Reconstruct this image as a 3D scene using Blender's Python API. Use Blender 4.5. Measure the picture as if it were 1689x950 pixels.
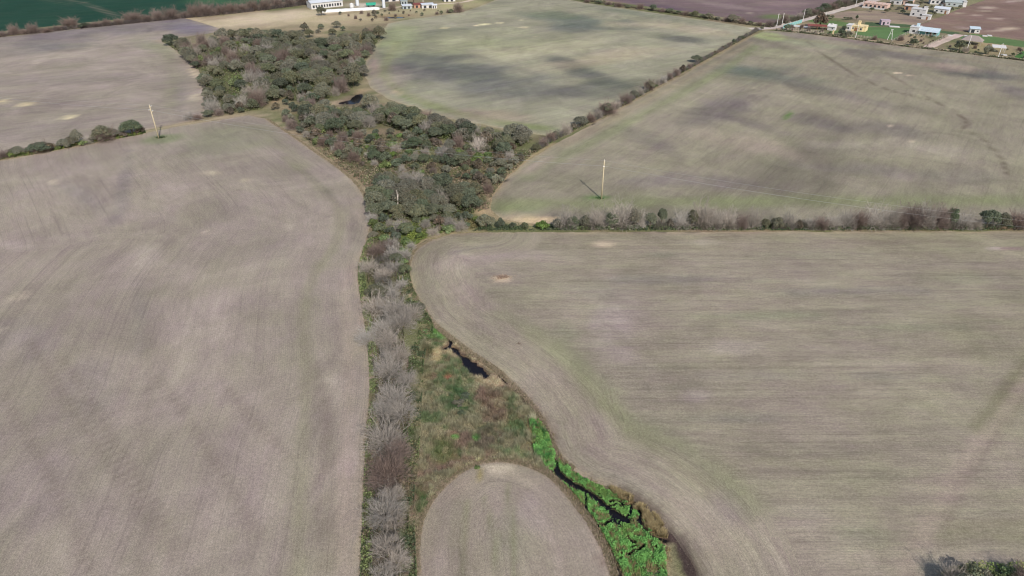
import bpy, bmesh, math, random
import numpy as np
from mathutils import Vector, Matrix

# ------------------------------------------------------------------ camera, sky, sun, exposure
S = bpy.context.scene
for o in list(bpy.data.objects):
    bpy.data.objects.remove(o)
COL = S.collection
R = math.radians
CAM_H, PITCH, FPX = 85.0, R(32.5), 1126.0          # flying height (m), tilt below the horizon, focal length in photo pixels

cam_d = bpy.data.cameras.new('camera')
cam_d.sensor_width = 36.0
cam_d.lens = 36.0 * FPX / 1689.0
cam_d.clip_start = 1.0
cam_d.clip_end = 12000.0
cam = bpy.data.objects.new('camera', cam_d)
COL.objects.link(cam)
cam.location = (0, 0, CAM_H)
cam.rotation_euler = (R(90) - PITCH, 0, 0)
S.camera = cam

SUN_AZ, SUN_EL = R(159.3), R(39.3)                 # azimuth clockwise from +Y
w = bpy.data.worlds.new('World')
S.world = w
w.use_nodes = True
nt = w.node_tree
sky_n = nt.nodes.new('ShaderNodeTexSky')
sky_n.sky_type = 'NISHITA'
sky_n.sun_disc = False
sky_n.sun_elevation = SUN_EL
sky_n.sun_rotation = SUN_AZ
sky_n.air_density = 1.0
sky_n.dust_density = 2.0
nt.links.new(sky_n.outputs[0], nt.nodes['Background'].inputs[0])
nt.nodes['Background'].inputs[1].default_value = 0.13
sun_d = bpy.data.lights.new('sun', 'SUN')
sun_d.energy = 3.7
sun_d.angle = R(0.6)
sun_d.color = (1.0, 0.955, 0.89)
sun = bpy.data.objects.new('sun', sun_d)
COL.objects.link(sun)
sdir = Vector((math.sin(SUN_AZ) * math.cos(SUN_EL), math.cos(SUN_AZ) * math.cos(SUN_EL), math.sin(SUN_EL)))
sun.rotation_euler = sdir.to_track_quat('Z', 'Y').to_euler()
sun.location = sdir * 300
S.view_settings.view_transform = 'Standard'
S.view_settings.look = 'None'
S.view_settings.gamma = 1.0
S.view_settings.exposure = 0.0
S.render.engine = 'CYCLES'
S.cycles.filter_width = 1.15
S.cycles.max_bounces = 5
S.cycles.diffuse_bounces = 3
S.cycles.transmission_bounces = 3
S.cycles.transparent_max_bounces = 6

rng = np.random.default_rng(11)
random.seed(5)

# ------------------------------------------------------------------ helpers: surveying, noise, paint
CT, ST = math.cos(PITCH), math.sin(PITCH)

def G(x, y, h=0.0):
    """ground position (metres) of a spot surveyed on the photograph, at height h above the plain"""
    a, b = x - 844.5, 475.0 - y
    t = (h - CAM_H) / (-FPX * ST + b * CT)
    return (a * t, (FPX * CT + b * ST) * t)

def GP(pts, h=0.0):
    return np.array([G(p[0], p[1], p[2] if len(p) > 2 else h) for p in pts], float)

def mpp(y):
    """metres per photo pixel across, on the ground at photo row y"""
    return G(845.5, y)[0] - G(844.5, y)[0]

def lin(c):
    c = np.asarray(c, float) / 255.0
    return np.where(c <= 0.04045, c / 12.92, ((c + 0.055) / 1.055) ** 2.4)

KALB = 0.86            # surface colour of flat sunlit ground relative to its brightness in the picture

def alb(r, g, b, k=None):
    return lin((r, g, b)) * (KALB if k is None else k)

def hash2(ix, iy, seed):
    n = (ix.astype(np.int64) * 374761393 + iy.astype(np.int64) * 668265263 + seed * 1442695041) & 0xffffffff
    n = ((n ^ (n >> 13)) * 1274126177) & 0xffffffff
    n = n ^ (n >> 16)
    return (n & 0xffff) / 65535.0

def vnoise(x, y, seed=0):
    x = np.asarray(x, float); y = np.asarray(y, float)
    ix, iy = np.floor(x), np.floor(y)
    fx, fy = x - ix, y - iy
    fx = fx * fx * (3 - 2 * fx); fy = fy * fy * (3 - 2 * fy)
    a = hash2(ix, iy, seed); b = hash2(ix + 1, iy, seed)
    c = hash2(ix, iy + 1, seed); d = hash2(ix + 1, iy + 1, seed)
    return (a + (b - a) * fx) * (1 - fy) + (c + (d - c) * fx) * fy

def fbm(x, y, seed=0, oct=4):
    s = 0.0; a = 0.5; t = 0.0
    for i in range(oct):
        s = s + a * vnoise(x, y, seed + i * 17); t += a
        x = x * 2.03 + 3.1; y = y * 2.03 + 7.7; a *= 0.5
    return s / t

def smooth(e0, e1, v):
    t = np.clip((v - e0) / (e1 - e0), 0, 1)
    return t * t * (3 - 2 * t)

def seg_dist(P, line, closed=False):
    """distance of points to a polyline, arc length of the nearest point, and that point"""
    A = line if closed else line[:-1]
    B = np.roll(line, -1, 0) if closed else line[1:]
    L = np.linalg.norm(B - A, axis=1); arc = np.concatenate([[0], np.cumsum(L)])
    best = np.full(len(P), 1e18); ba = np.zeros(len(P)); bp = np.zeros((len(P), 2))
    for i in range(len(A)):
        d = B[i] - A[i]; l2 = max(d @ d, 1e-9)
        t = np.clip(((P - A[i]) @ d) / l2, 0, 1)
        q = A[i] + t[:, None] * d
        e = ((P - q) ** 2).sum(1)
        m = e < best
        best[m] = e[m]; ba[m] = arc[i] + t[m] * L[i]; bp[m] = q[m]
    return np.sqrt(best), ba, bp

def inside(P, poly):
    x, y = P[:, 0], P[:, 1]
    r = np.zeros(len(P), bool)
    n = len(poly); j = n - 1
    for i in range(n):
        xi, yi = poly[i]; xj, yj = poly[j]
        c = ((yi > y) != (yj > y))
        if yj != yi:
            r ^= c & (x < (xj - xi) * (y - yi) / (yj - yi) + xi)
        j = i
    return r

def sdist(P, poly):
    d, a, q = seg_dist(P, poly, True)
    return np.where(inside(P, poly), -d, d), a, q

def spline(pts, n=6, closed=False):
    """Catmull-Rom through the surveyed points"""
    pts = np.asarray(pts, float); m = len(pts); out = []
    rngi = range(m if closed else m - 1)
    for i in rngi:
        p0 = pts[(i - 1) % m] if (closed or i > 0) else pts[0]
        p1 = pts[i]; p2 = pts[(i + 1) % m]
        p3 = pts[(i + 2) % m] if (closed or i + 2 < m) else pts[-1]
        for k in range(n):
            t = k / n
            out.append(0.5 * ((2 * p1) + (-p0 + p2) * t + (2 * p0 - 5 * p1 + 4 * p2 - p3) * t * t + (-p0 + 3 * p1 - 3 * p2 + p3) * t ** 3))
    if not closed:
        out.append(pts[-1])
    return np.array(out)

def densify(poly, step, closed=True):
    out = []
    n = len(poly)
    for i in range(n if closed else n - 1):
        a, b = poly[i], poly[(i + 1) % n]
        k = max(1, int(np.linalg.norm(b - a) / step))
        for j in range(k):
            out.append(a + (b - a) * j / k)
    if not closed:
        out.append(poly[-1])
    return np.array(out)

def blob(P, C, px, rx, ry, ang, col, s, rough=0.5, seed=3, fs=0.25):
    """soft patch: an ellipse with a ragged edge, sizes as surveyed"""
    c = np.array(G(*px)); e = 1.0
    J = np.array([np.array(G(px[0] + e, px[1])) - c, np.array(G(px[0], px[1] + e)) - c]).T
    a = R(ang)
    q = np.linalg.solve(J, (P - c).T).T
    u = (q[:, 0] * math.cos(a) + q[:, 1] * math.sin(a)) / rx
    v = (-q[:, 0] * math.sin(a) + q[:, 1] * math.cos(a)) / ry
    d = np.sqrt(u * u + v * v)
    m = d < 2.2
    if not m.any():
        return
    d = d[m] + rough * (fbm(P[m, 0] * fs, P[m, 1] * fs, seed) - 0.5) * 2
    k = smooth(1.25, 0.25, d) * s
    C[m] = C[m] * (1 - k[:, None]) + np.asarray(col) * k[:, None]

def stroke(P, C, pts, wd, soft, col, s, rough=0.4, seed=5, fs=0.4):
    line = spline(GP(pts), 4)
    lo, hi = line.min(0) - wd - soft - 2, line.max(0) + wd + soft + 2
    m = (P > lo).all(1) & (P < hi).all(1)
    if not m.any():
        return
    Q = P[m]
    d, a, q = seg_dist(Q, line)
    d = d + rough * wd * (fbm(Q[:, 0] * fs, Q[:, 1] * fs, seed) - 0.5) * 2
    k = smooth(wd / 2 + soft, max(wd / 2 - soft, 0), d) * s
    C[m] = C[m] * (1 - k[:, None]) + np.asarray(col) * k[:, None]

# ------------------------------------------------------------------ helpers: meshes and objects
def tag(o, label=None, cat=None, group=None, kind=None):
    if label: o['label'] = label
    if cat: o['category'] = cat
    if group: o['group'] = group
    if kind: o['kind'] = kind
    return o

def link(o, parent=None):
    COL.objects.link(o)
    if parent is not None:
        o.parent = parent
    return o

def np_mesh(name, V, F, mat=None, cols=None, uvs=None, smooth_shade=False):
    """V (n,3), F (m,k) with k 3 or 4"""
    V = np.asarray(V, np.float32); F = np.asarray(F, np.int32)
    me = bpy.data.meshes.new(name)
    k = F.shape[1]
    me.vertices.add(len(V)); me.vertices.foreach_set('co', V.ravel())
    me.loops.add(F.size); me.loops.foreach_set('vertex_index', F.ravel())
    me.polygons.add(len(F))
    me.polygons.foreach_set('loop_start', np.arange(0, F.size, k, dtype=np.int32))
    me.polygons.foreach_set('loop_total', np.full(len(F), k, np.int32))
    me.update(calc_edges=True)
    if cols is not None:
        a = me.color_attributes.new('Col', 'FLOAT_COLOR', 'POINT')
        c4 = np.ones((len(V), 4), np.float32); c4[:, :3] = cols
        a.data.foreach_set('color', c4.ravel())
    if uvs is not None:
        u = me.uv_layers.new(name='rows')
        u.data.foreach_set('uv', np.asarray(uvs, np.float32).ravel())
    if smooth_shade:
        me.polygons.foreach_set('use_smooth', np.ones(len(F), bool))
    me.validate()
    if mat:
        me.materials.append(mat)
    return me

class MB:
    """collects boxes, tubes and free faces into one mesh"""
    def __init__(s):
        s.v = []; s.f = []
    def box(s, x0, x1, y0, y1, z0, z1):
        b = len(s.v)
        s.v += [(x, y, z) for z in (z0, z1) for x, y in ((x0, y0), (x1, y0), (x1, y1), (x0, y1))]
        s.f += [tuple(b + i for i in q) for q in ((0, 3, 2, 1), (4, 5, 6, 7), (0, 1, 5, 4), (1, 2, 6, 5), (2, 3, 7, 6), (3, 0, 4, 7))]
        return s
    def tube(s, pts, rads, n=6, cap=True):
        pts = [Vector(p) for p in pts]
        b = len(s.v); m = len(pts)
        for i, p in enumerate(pts):
            d = (pts[min(i + 1, m - 1)] - pts[max(i - 1, 0)]).normalized()
            u = d.orthogonal().normalized(); w_ = d.cross(u)
            for k in range(n):
                a = 2 * math.pi * k / n
                s.v.append(tuple(p + (u * math.cos(a) + w_ * math.sin(a)) * rads[i]))
        for i in range(m - 1):
            for k in range(n):
                k2 = (k + 1) % n
                s.f.append((b + i * n + k, b + i * n + k2, b + (i + 1) * n + k2, b + (i + 1) * n + k))
        if cap:
            s.f.append(tuple(b + k for k in range(n))[::-1])
            s.f.append(tuple(b + (m - 1) * n + k for k in range(n)))
        return s
    def faces(s, vs, fs):
        b = len(s.v)
        s.v += list(vs); s.f += [tuple(b + i for i in f) for f in fs]
        return s
    def prism(s, prof, y0, y1):
        """profile in x,z pushed along y"""
        n = len(prof); b = len(s.v)
        s.v += [(x, y0, z) for x, z in prof] + [(x, y1, z) for x, z in prof]
        s.f.append(tuple(b + i for i in range(n)))
        s.f.append(tuple(b + n + i for i in range(n))[::-1])
        for i in range(n):
            j = (i + 1) % n
            s.f.append((b + i, b + n + i, b + n + j, b + j))
        return s
    def build(s, name, mat, parent=None, shade=False):
        me = bpy.data.meshes.new(name)
        me.from_pydata(s.v, [], s.f)
        bm = bmesh.new(); bm.from_mesh(me)
        bmesh.ops.recalc_face_normals(bm, faces=bm.faces)
        bm.to_mesh(me); bm.free()
        if shade:
            me.polygons.foreach_set('use_smooth', np.ones(len(me.polygons), bool))
        me.materials.append(mat)
        return link(bpy.data.objects.new(name, me), parent)

def empty(name, loc, rz=0.0):
    o = bpy.data.objects.new(name, None)
    o.empty_display_size = 0.5
    o.location = loc; o.rotation_euler = (0, 0, rz)
    return link(o)

# ------------------------------------------------------------------ materials
def new_mat(name):
    m = bpy.data.materials.new(name); m.use_nodes = True
    nt = m.node_tree
    return m, nt, nt.nodes['Principled BSDF']

def N(nt, t, **kw):
    n = nt.nodes.new(t)
    for k, v in kw.items():
        setattr(n, k, v)
    return n

def noise(nt, vec, scale, detail=3.0, rough=0.6):
    n = N(nt, 'ShaderNodeTexNoise')
    n.inputs['Scale'].default_value = scale
    n.inputs['Detail'].default_value = detail
    n.inputs['Roughness'].default_value = rough
    nt.links.new(vec, n.inputs['Vector'])
    return n.outputs['Fac']

def rng_map(nt, v, a, b, c, d):
    n = N(nt, 'ShaderNodeMapRange')
    for i, q in enumerate((a, b, c, d)):
        n.inputs[i + 1].default_value = q
    nt.links.new(v, n.inputs[0])
    return n.outputs[0]

def mul(nt, a, b):
    n = N(nt, 'ShaderNodeMath', operation='MULTIPLY')
    for i, q in enumerate((a, b)):
        if isinstance(q, (int, float)): n.inputs[i].default_value = q
        else: nt.links.new(q, n.inputs[i])
    return n.outputs[0]

def scale_col(nt, col, f):
    n = N(nt, 'ShaderNodeVectorMath', operation='SCALE')
    nt.links.new(col, n.inputs[0]); nt.links.new(f, n.inputs['Scale'])
    return n.outputs[0]

def mixc(nt, f, a, b):
    n = N(nt, 'ShaderNodeMix', data_type='RGBA')
    for sock, q in ((n.inputs[0], f), (n.inputs[6], a), (n.inputs[7], b)):
        if isinstance(q, (tuple, list, np.ndarray)): sock.default_value = (*q[:3], 1)
        elif isinstance(q, (int, float)): sock.default_value = q
        else: nt.links.new(q, sock)
    return n.outputs[2]

def mat_soil(name, rows=True, streak=1.0, grain=1.0, row_period=0.42, row_amt=0.05, bump=0.45, mottle=1.0, lines=1.0):
    """earth whose broad colour is stored on the mesh; tillage streaks, seed rows and clods on top"""
    m, nt, bs = new_mat(name)
    at = N(nt, 'ShaderNodeAttribute'); at.attribute_name = 'Col'
    geo = N(nt, 'ShaderNodeNewGeometry')
    pos = geo.outputs['Position']
    col = at.outputs['Color']
    f = rng_map(nt, noise(nt, pos, 2.2, 4, 0.8), 0.25, 0.75, 1 - 0.30 * grain, 1 + 0.30 * grain)
    f = mul(nt, f, rng_map(nt, noise(nt, pos, 7.0, 3, 0.8), 0.25, 0.75, 1 - 0.5 * grain, 1 + 0.5 * grain))
    mt = N(nt, 'ShaderNodeTexNoise'); mt.inputs['Scale'].default_value = 0.045; mt.inputs['Detail'].default_value = 7; mt.inputs['Roughness'].default_value = 0.74; mt.inputs['Distortion'].default_value = 0.7
    nt.links.new(pos, mt.inputs['Vector'])
    f = mul(nt, f, rng_map(nt, mt.outputs['Fac'], 0.25, 0.75, 1 - 0.20 * mottle, 1 + 0.20 * mottle))
    tint = rng_map(nt, noise(nt, pos, 0.06, 6, 0.7), 0.35, 0.65, 0.0, 1.0)
    tn = N(nt, 'ShaderNodeMix', data_type='RGBA', blend_type='MULTIPLY'); tn.inputs[0].default_value = 1.0
    nt.links.new(col, tn.inputs[6]); nt.links.new(mixc(nt, tint, (1.02, 0.98, 0.995), (0.985, 1.0, 0.90)), tn.inputs[7])
    col = tn.outputs[2]
    if rows:
        uv = N(nt, 'ShaderNodeUVMap'); uv.uv_map = 'rows'
        for sx, sy, lo, det in ((0.045, 0.26, 0.13, 6), (0.16, 1.0, 0.10, 5), (0.6, 3.2, 0.10, 3)):
            mp = N(nt, 'ShaderNodeMapping'); mp.inputs['Scale'].default_value = (sx, sy, 1)
            nt.links.new(uv.outputs[0], mp.inputs[0])
            ws = noise(nt, mp.outputs[0], 1.0, det, 0.74)
            f = mul(nt, f, rng_map(nt, ws, 0.32, 0.68, 1 - lo * streak, 1 + lo * streak))
            if det == 6:
                tw = N(nt, 'ShaderNodeMix', data_type='RGBA', blend_type='MULTIPLY'); tw.inputs[0].default_value = min(1.0, 0.75 * streak)
                nt.links.new(col, tw.inputs[6]); nt.links.new(mixc(nt, rng_map(nt, ws, 0.36, 0.64, 0, 1), (0.98, 0.92, 0.96), (1.01, 1.03, 0.95)), tw.inputs[7])
                col = tw.outputs[2]
        mp = N(nt, 'ShaderNodeMapping'); mp.inputs['Scale'].default_value = (0.02, 1.0 / row_period, 1)
        nt.links.new(uv.outputs[0], mp.inputs[0])
        wv = N(nt, 'ShaderNodeTexWave', wave_type='BANDS', bands_direction='Y')
        wv.inputs['Scale'].default_value = 0.314
        wv.inputs['Distortion'].default_value = 0.8
        wv.inputs['Detail'].default_value = 2.0
        nt.links.new(mp.outputs[0], wv.inputs['Vector'])
        amt = rng_map(nt, noise(nt, pos, 0.07, 2), 0.35, 0.65, 0.3, 1.0)
        wr = rng_map(nt, wv.outputs['Fac'], 0, 1, -row_amt, row_amt)
        f2 = N(nt, 'ShaderNodeMath', operation='MULTIPLY_ADD')
        nt.links.new(wr, f2.inputs[0]); nt.links.new(amt, f2.inputs[1]); f2.inputs[2].default_value = 1.0
        f = mul(nt, f, f2.outputs[0])
        mp3 = N(nt, 'ShaderNodeMapping'); mp3.inputs['Scale'].default_value = (0.012, 1.25, 1)
        nt.links.new(uv.outputs[0], mp3.inputs[0])
        ln = rng_map(nt, noise(nt, mp3.outputs[0], 1.0, 2, 0.5), 0.60, 0.68, 1.0, 1 - 0.11 * lines)
        f = mul(nt, f, ln)
        # thin young crop greening some of the streaks
        mp2 = N(nt, 'ShaderNodeMapping'); mp2.inputs['Scale'].default_value = (0.03, 0.16, 1)
        nt.links.new(uv.outputs[0], mp2.inputs[0])
        g = rng_map(nt, noise(nt, mp2.outputs[0], 1.0, 5, 0.7), 0.45, 0.75, 0.0, 0.34 * streak)
        col = mixc(nt, g, col, tuple(alb(139, 139, 112)))
    # straw and pale clods
    sp = rng_map(nt, noise(nt, pos, 2.3, 5, 0.8), 0.60, 0.72, 0.0, 0.5)
    col = mixc(nt, mul(nt, sp, 0.6 * grain), col, tuple(alb(186, 174, 156)))
    col = scale_col(nt, col, f)
    nt.links.new(col, bs.inputs['Base Color'])
    bs.inputs['Roughness'].default_value = 0.95
    bs.inputs['Specular IOR Level'].default_value = 0.15
    b = N(nt, 'ShaderNodeBump'); b.inputs['Strength'].default_value = bump; b.inputs['Distance'].default_value = 0.12
    nt.links.new(noise(nt, pos, 3.2, 5, 0.75), b.inputs['Height'])
    nt.links.new(b.outputs[0], bs.inputs['Normal'])
    return m

def mat_leaf(name, trans=0.25, var=0.28, rough=0.6):
    """foliage: colour from the leaf, tone shifting from plant to plant"""
    m, nt, bs = new_mat(name)
    at = N(nt, 'ShaderNodeAttribute'); at.attribute_name = 'Col'
    oi = N(nt, 'ShaderNodeObjectInfo')
    f = rng_map(nt, oi.outputs['Random'], 0, 1, 1 - var, 1 + var)
    hs = N(nt, 'ShaderNodeHueSaturation')
    nt.links.new(at.outputs['Color'], hs.inputs['Color'])
    r2 = N(nt, 'ShaderNodeMath', operation='FRACT')
    nt.links.new(mul(nt, oi.outputs['Random'], 17.3), r2.inputs[0])
    nt.links.new(rng_map(nt, r2.outputs[0], 0, 1, 0.482, 0.515), hs.inputs['Hue'])
    r3 = N(nt, 'ShaderNodeMath', operation='FRACT')
    nt.links.new(mul(nt, oi.outputs['Random'], 41.7), r3.inputs[0])
    nt.links.new(rng_map(nt, r3.outputs[0], 0, 1, 0.7, 1.0), hs.inputs['Saturation'])
    c = scale_col(nt, hs.outputs[0], f)
    nt.links.new(c, bs.inputs['Base Color'])
    bs.inputs['Roughness'].default_value = rough
    bs.inputs['Specular IOR Level'].default_value = 0.25
    tr = N(nt, 'ShaderNodeBsdfTranslucent'); nt.links.new(c, tr.inputs[0])
    mx = N(nt, 'ShaderNodeMixShader'); mx.inputs[0].default_value = trans
    nt.links.new(bs.outputs[0], mx.inputs[1]); nt.links.new(tr.outputs[0], mx.inputs[2])
    nt.links.new(mx.outputs[0], nt.nodes['Material Output'].inputs[0])
    return m

def mat_plain(name, c, rough=0.7, metal=0.0, var=0.12, scale=1.2, spec=0.3):
    m, nt, bs = new_mat(name)
    tc = N(nt, 'ShaderNodeTexCoord')
    f = rng_map(nt, noise(nt, tc.outputs['Object'], scale, 4, 0.65), 0.25, 0.75, 1 - var, 1 + var)
    rgb = N(nt, 'ShaderNodeRGB'); rgb.outputs[0].default_value = (*c, 1)
    nt.links.new(scale_col(nt, rgb.outputs[0], f), bs.inputs['Base Color'])
    bs.inputs['Roughness'].default_value = rough
    bs.inputs['Metallic'].default_value = metal
    bs.inputs['Specular IOR Level'].default_value = spec
    return m

def mat_bark(name, c, var=0.25):
    m, nt, bs = new_mat(name)
    oi = N(nt, 'ShaderNodeObjectInfo')
    tc = N(nt, 'ShaderNodeTexCoord')
    f = mul(nt, rng_map(nt, oi.outputs['Random'], 0, 1, 1 - var, 1 + var),
            rng_map(nt, noise(nt, tc.outputs['Object'], 1.6, 4, 0.7), 0.25, 0.75, 0.75, 1.25))
    r2 = N(nt, 'ShaderNodeMath', operation='FRACT')
    nt.links.new(mul(nt, oi.outputs['Random'], 23.9), r2.inputs[0])
    col = mixc(nt, r2.outputs[0], tuple(c), (c[0] * 0.96, c[1] * 0.90, c[2] * 0.85))
    nt.links.new(scale_col(nt, col, f), bs.inputs['Base Color'])
    bs.inputs['Roughness'].default_value = 0.9
    bs.inputs['Specular IOR Level'].default_value = 0.15
    return m

M_FIELD = mat_soil('sown field soil', True, 0.6, mottle=1.3)
M_FIELD_R = mat_soil('straight sown field soil', True, 1.1, mottle=1.15)
M_FIELD_FAR = mat_soil('far sown field soil', True, 0.75, 1.0, row_amt=0.0, mottle=1.5, lines=0.9)
M_PLOUGH = mat_soil('ploughed soil', True, 0.9, 0.8, row_amt=0.0)
M_CROP = mat_soil('young green crop', True, 0.25, 0.7, row_amt=0.0)
M_GROUND = mat_soil('rough ground', False, 0, 1.3, bump=0.6)
M_DIRT = mat_soil('dirt road', False, 0, 0.7)
M_LEAF = mat_leaf('evergreen leaves', 0.3, 0.22)
M_GRASS = mat_leaf('grass blades', 0.3, 0.0)
M_TWIG = mat_bark('bare grey bark', alb(170, 164, 156, 0.95), 0.2)
M_TWIG_BROWN = mat_bark('bare brown bark', alb(136, 122, 115, 0.95), 0.15)
M_TRUNK = mat_bark('trunk bark', alb(105, 95, 84, 0.9))
M_DEADWOOD = mat_bark('bleached dead wood', alb(215, 208, 200, 0.9), 0.05)
m, _nt, bs = new_mat('still dark water')
bs.inputs['Base Color'].default_value = (0.010, 0.009, 0.012, 1)
bs.inputs['Roughness'].default_value = 0.12
bs.inputs['IOR'].default_value = 1.33
_b = N(_nt, 'ShaderNodeBump'); _b.inputs['Strength'].default_value = 0.08; _b.inputs['Distance'].default_value = 0.05
_g = N(_nt, 'ShaderNodeNewGeometry')
_nt.links.new(noise(_nt, _g.outputs['Position'], 2.5, 3), _b.inputs['Height']); _nt.links.new(_b.outputs[0], bs.inputs['Normal'])
M_WATER = m
# ------------------------------------------------------------------ creek survey
POND = spline(GP([(760.4, 591), (766, 587), (772.2, 588), (779, 595), (782.5, 596.8), (788, 600), (795.8, 607), (803, 616), (800, 622), (790, 619), (778, 616), (767.8, 605.7), (763.4, 598.3)]), 3, True)
CREEKS = [  # (surveyed line, width in metres)
    ([(744, 558), (743, 567), (740, 573), (750, 577), (756, 584), (763, 592)], 0.75),
    ([(736, 573), (745, 574), (752, 577)], 0.9),
    ([(802, 617), (812, 618), (825, 622), (843, 635), (861, 651), (878, 672), (893, 690), (902, 707), (914, 731), (918, 749), (919, 778)], 0.36),
    ([(918, 776), (926, 785), (940, 796), (964, 809), (981, 820)], 1.15),
    ([(981, 820), (996, 833), (1005, 841), (1015, 849), (1030, 858), (1034, 852)], 0.9),
    ([(1013, 846), (1024, 853), (1033, 858)], 1.5),
    ([(996, 833), (1018, 834), (1042, 833), (1056, 829), (1066, 834)], 0.4),
    ([(1042, 833), (1040, 845), (1034, 856)], 0.4),
    ([(1003, 862), (1012, 859), (1022, 867)], 0.9),
    ([(985, 866), (1004, 864), (1034, 859), (1055, 858)], 0.38),
    ([(1052, 840), (1058, 850), (1055, 862), (1066, 874)], 0.38),
    ([(1064, 838), (1075, 848), (1081, 860)], 0.38),
    ([(1062, 874), (1080, 886), (1098, 890)], 0.45),
    ([(968, 848), (980, 868), (991, 890), (1006, 915), (1020, 942), (1030, 980)], 0.28),
    ([(966, 818), (967, 835), (968, 848)], 0.22),
    ([(1026, 828), (1008, 827)], 0.6),
    ([(1035, 915), (1050, 908), (1062, 902)], 0.35),
    ([(1036, 889), (1046, 895)], 0.6),
]
WLINES = [(spline(GP(p), 4), wd) for p, wd in CREEKS]
POND2 = spline(GP([(564, 171), (572, 164), (579, 156.5), (586, 151.5), (592, 154), (589, 162), (583, 170), (574, 174.5)]), 3, True)
DITCH = GP([(631, 27.5), (640, 27), (668, 28.3), (668, 29.2), (640, 29.6), (632, 30)])

def water_depth(P):
    """signed distance to open water (negative inside)"""
    d = np.full(len(P), 1e3)
    wob = 0.9 * (fbm(P[:, 0] * 1.1, P[:, 1] * 1.1, 31, 3) - 0.5)
    near = (P[:, 0] > -40) & (P[:, 0] < 45) & (P[:, 1] > 40) & (P[:, 1] < 135)
    if near.any():
        Q = P[near]
        e = sdist(Q, POND)[0]
        e = e + wob[near] * 1.0
        for ln, wd in WLINES:
            e = np.minimum(e, seg_dist(Q, ln)[0] - wd * 0.5 + wob[near] * (0.75 if wd > 0.7 else 0.3))
        d[near] = e
    far = (P[:, 1] > 240) & (P[:, 1] < 520) & (P[:, 0] > -160) & (P[:, 0] < -20)
    if far.any():
        Q = P[far]
        d[far] = np.minimum(sdist(Q, POND2)[0], sdist(Q, DITCH)[0])
    return d

# ------------------------------------------------------------------ the ground sheet
MARSH = GP([(700, 548), (735, 556), (780, 590), (820, 620), (850, 645), (876, 672), (898, 706), (912, 740), (922, 760), (905, 780), (870, 764), (830, 756), (790, 760), (758, 774), (728, 800), (704, 830), (690, 862), (684, 900), (686, 1000), (640, 1000), (650, 900), (665, 800), (675, 700), (680, 620)])
WEED = GP([(873, 694), (888, 692), (900, 706), (912, 738), (920, 756), (945, 777), (975, 797), (1010, 812), (1030, 826), (1052, 842), (1068, 872), (1085, 888), (1098, 905), (1100, 960), (1120, 1060), (1060, 1060), (1035, 960), (1020, 930), (1003, 895), (985, 862), (968, 838), (945, 812), (920, 785), (900, 768), (880, 742)])
REEDS = GP([(1005, 803), (1040, 818), (1062, 832), (1084, 852), (1096, 872), (1100, 890), (1085, 888), (1066, 868), (1050, 842), (1020, 820)])

T_UP = GP([(275, 73), (290, 84), (312, 100), (332, 124), (341, 150), (344, 184), (372, 186), (410, 184), (432, 180), (446, 168), (470, 164), (512, 172), (545, 163), (562, 155), (580, 148), (600, 130), (598, 104), (606, 84, 2), (618, 66, 3), (632, 50, 4), (600, 45, 4), (578, 50, 4), (556, 62, 4), (505, 62, 4), (488, 50, 4), (430, 49, 4), (375, 53, 4), (330, 59, 4), (300, 64, 4)])
T_MID = GP([(502, 180), (530, 172), (560, 172, 2), (600, 166, 3), (640, 168, 4), (690, 184, 4), (740, 196, 4), (800, 206, 4), (845, 213, 3), (880, 222, 2), (870, 238), (838, 246), (800, 240), (770, 236), (740, 232), (690, 226), (650, 212), (622, 204), (600, 214), (560, 222), (524, 222), (505, 205)])
T_LOW = GP([(636, 300), (660, 286, 3), (700, 284, 3), (745, 300, 3), (782, 312, 2), (790, 335), (782, 352), (740, 356), (700, 362), (650, 366), (622, 364), (616, 348), (624, 322)])
T_RIM = GP([(612, 366), (650, 368), (700, 364), (745, 358), (790, 362), (800, 376), (745, 382), (708, 390), (684, 404), (668, 432), (668, 455), (650, 440), (640, 400), (614, 395)])

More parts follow.
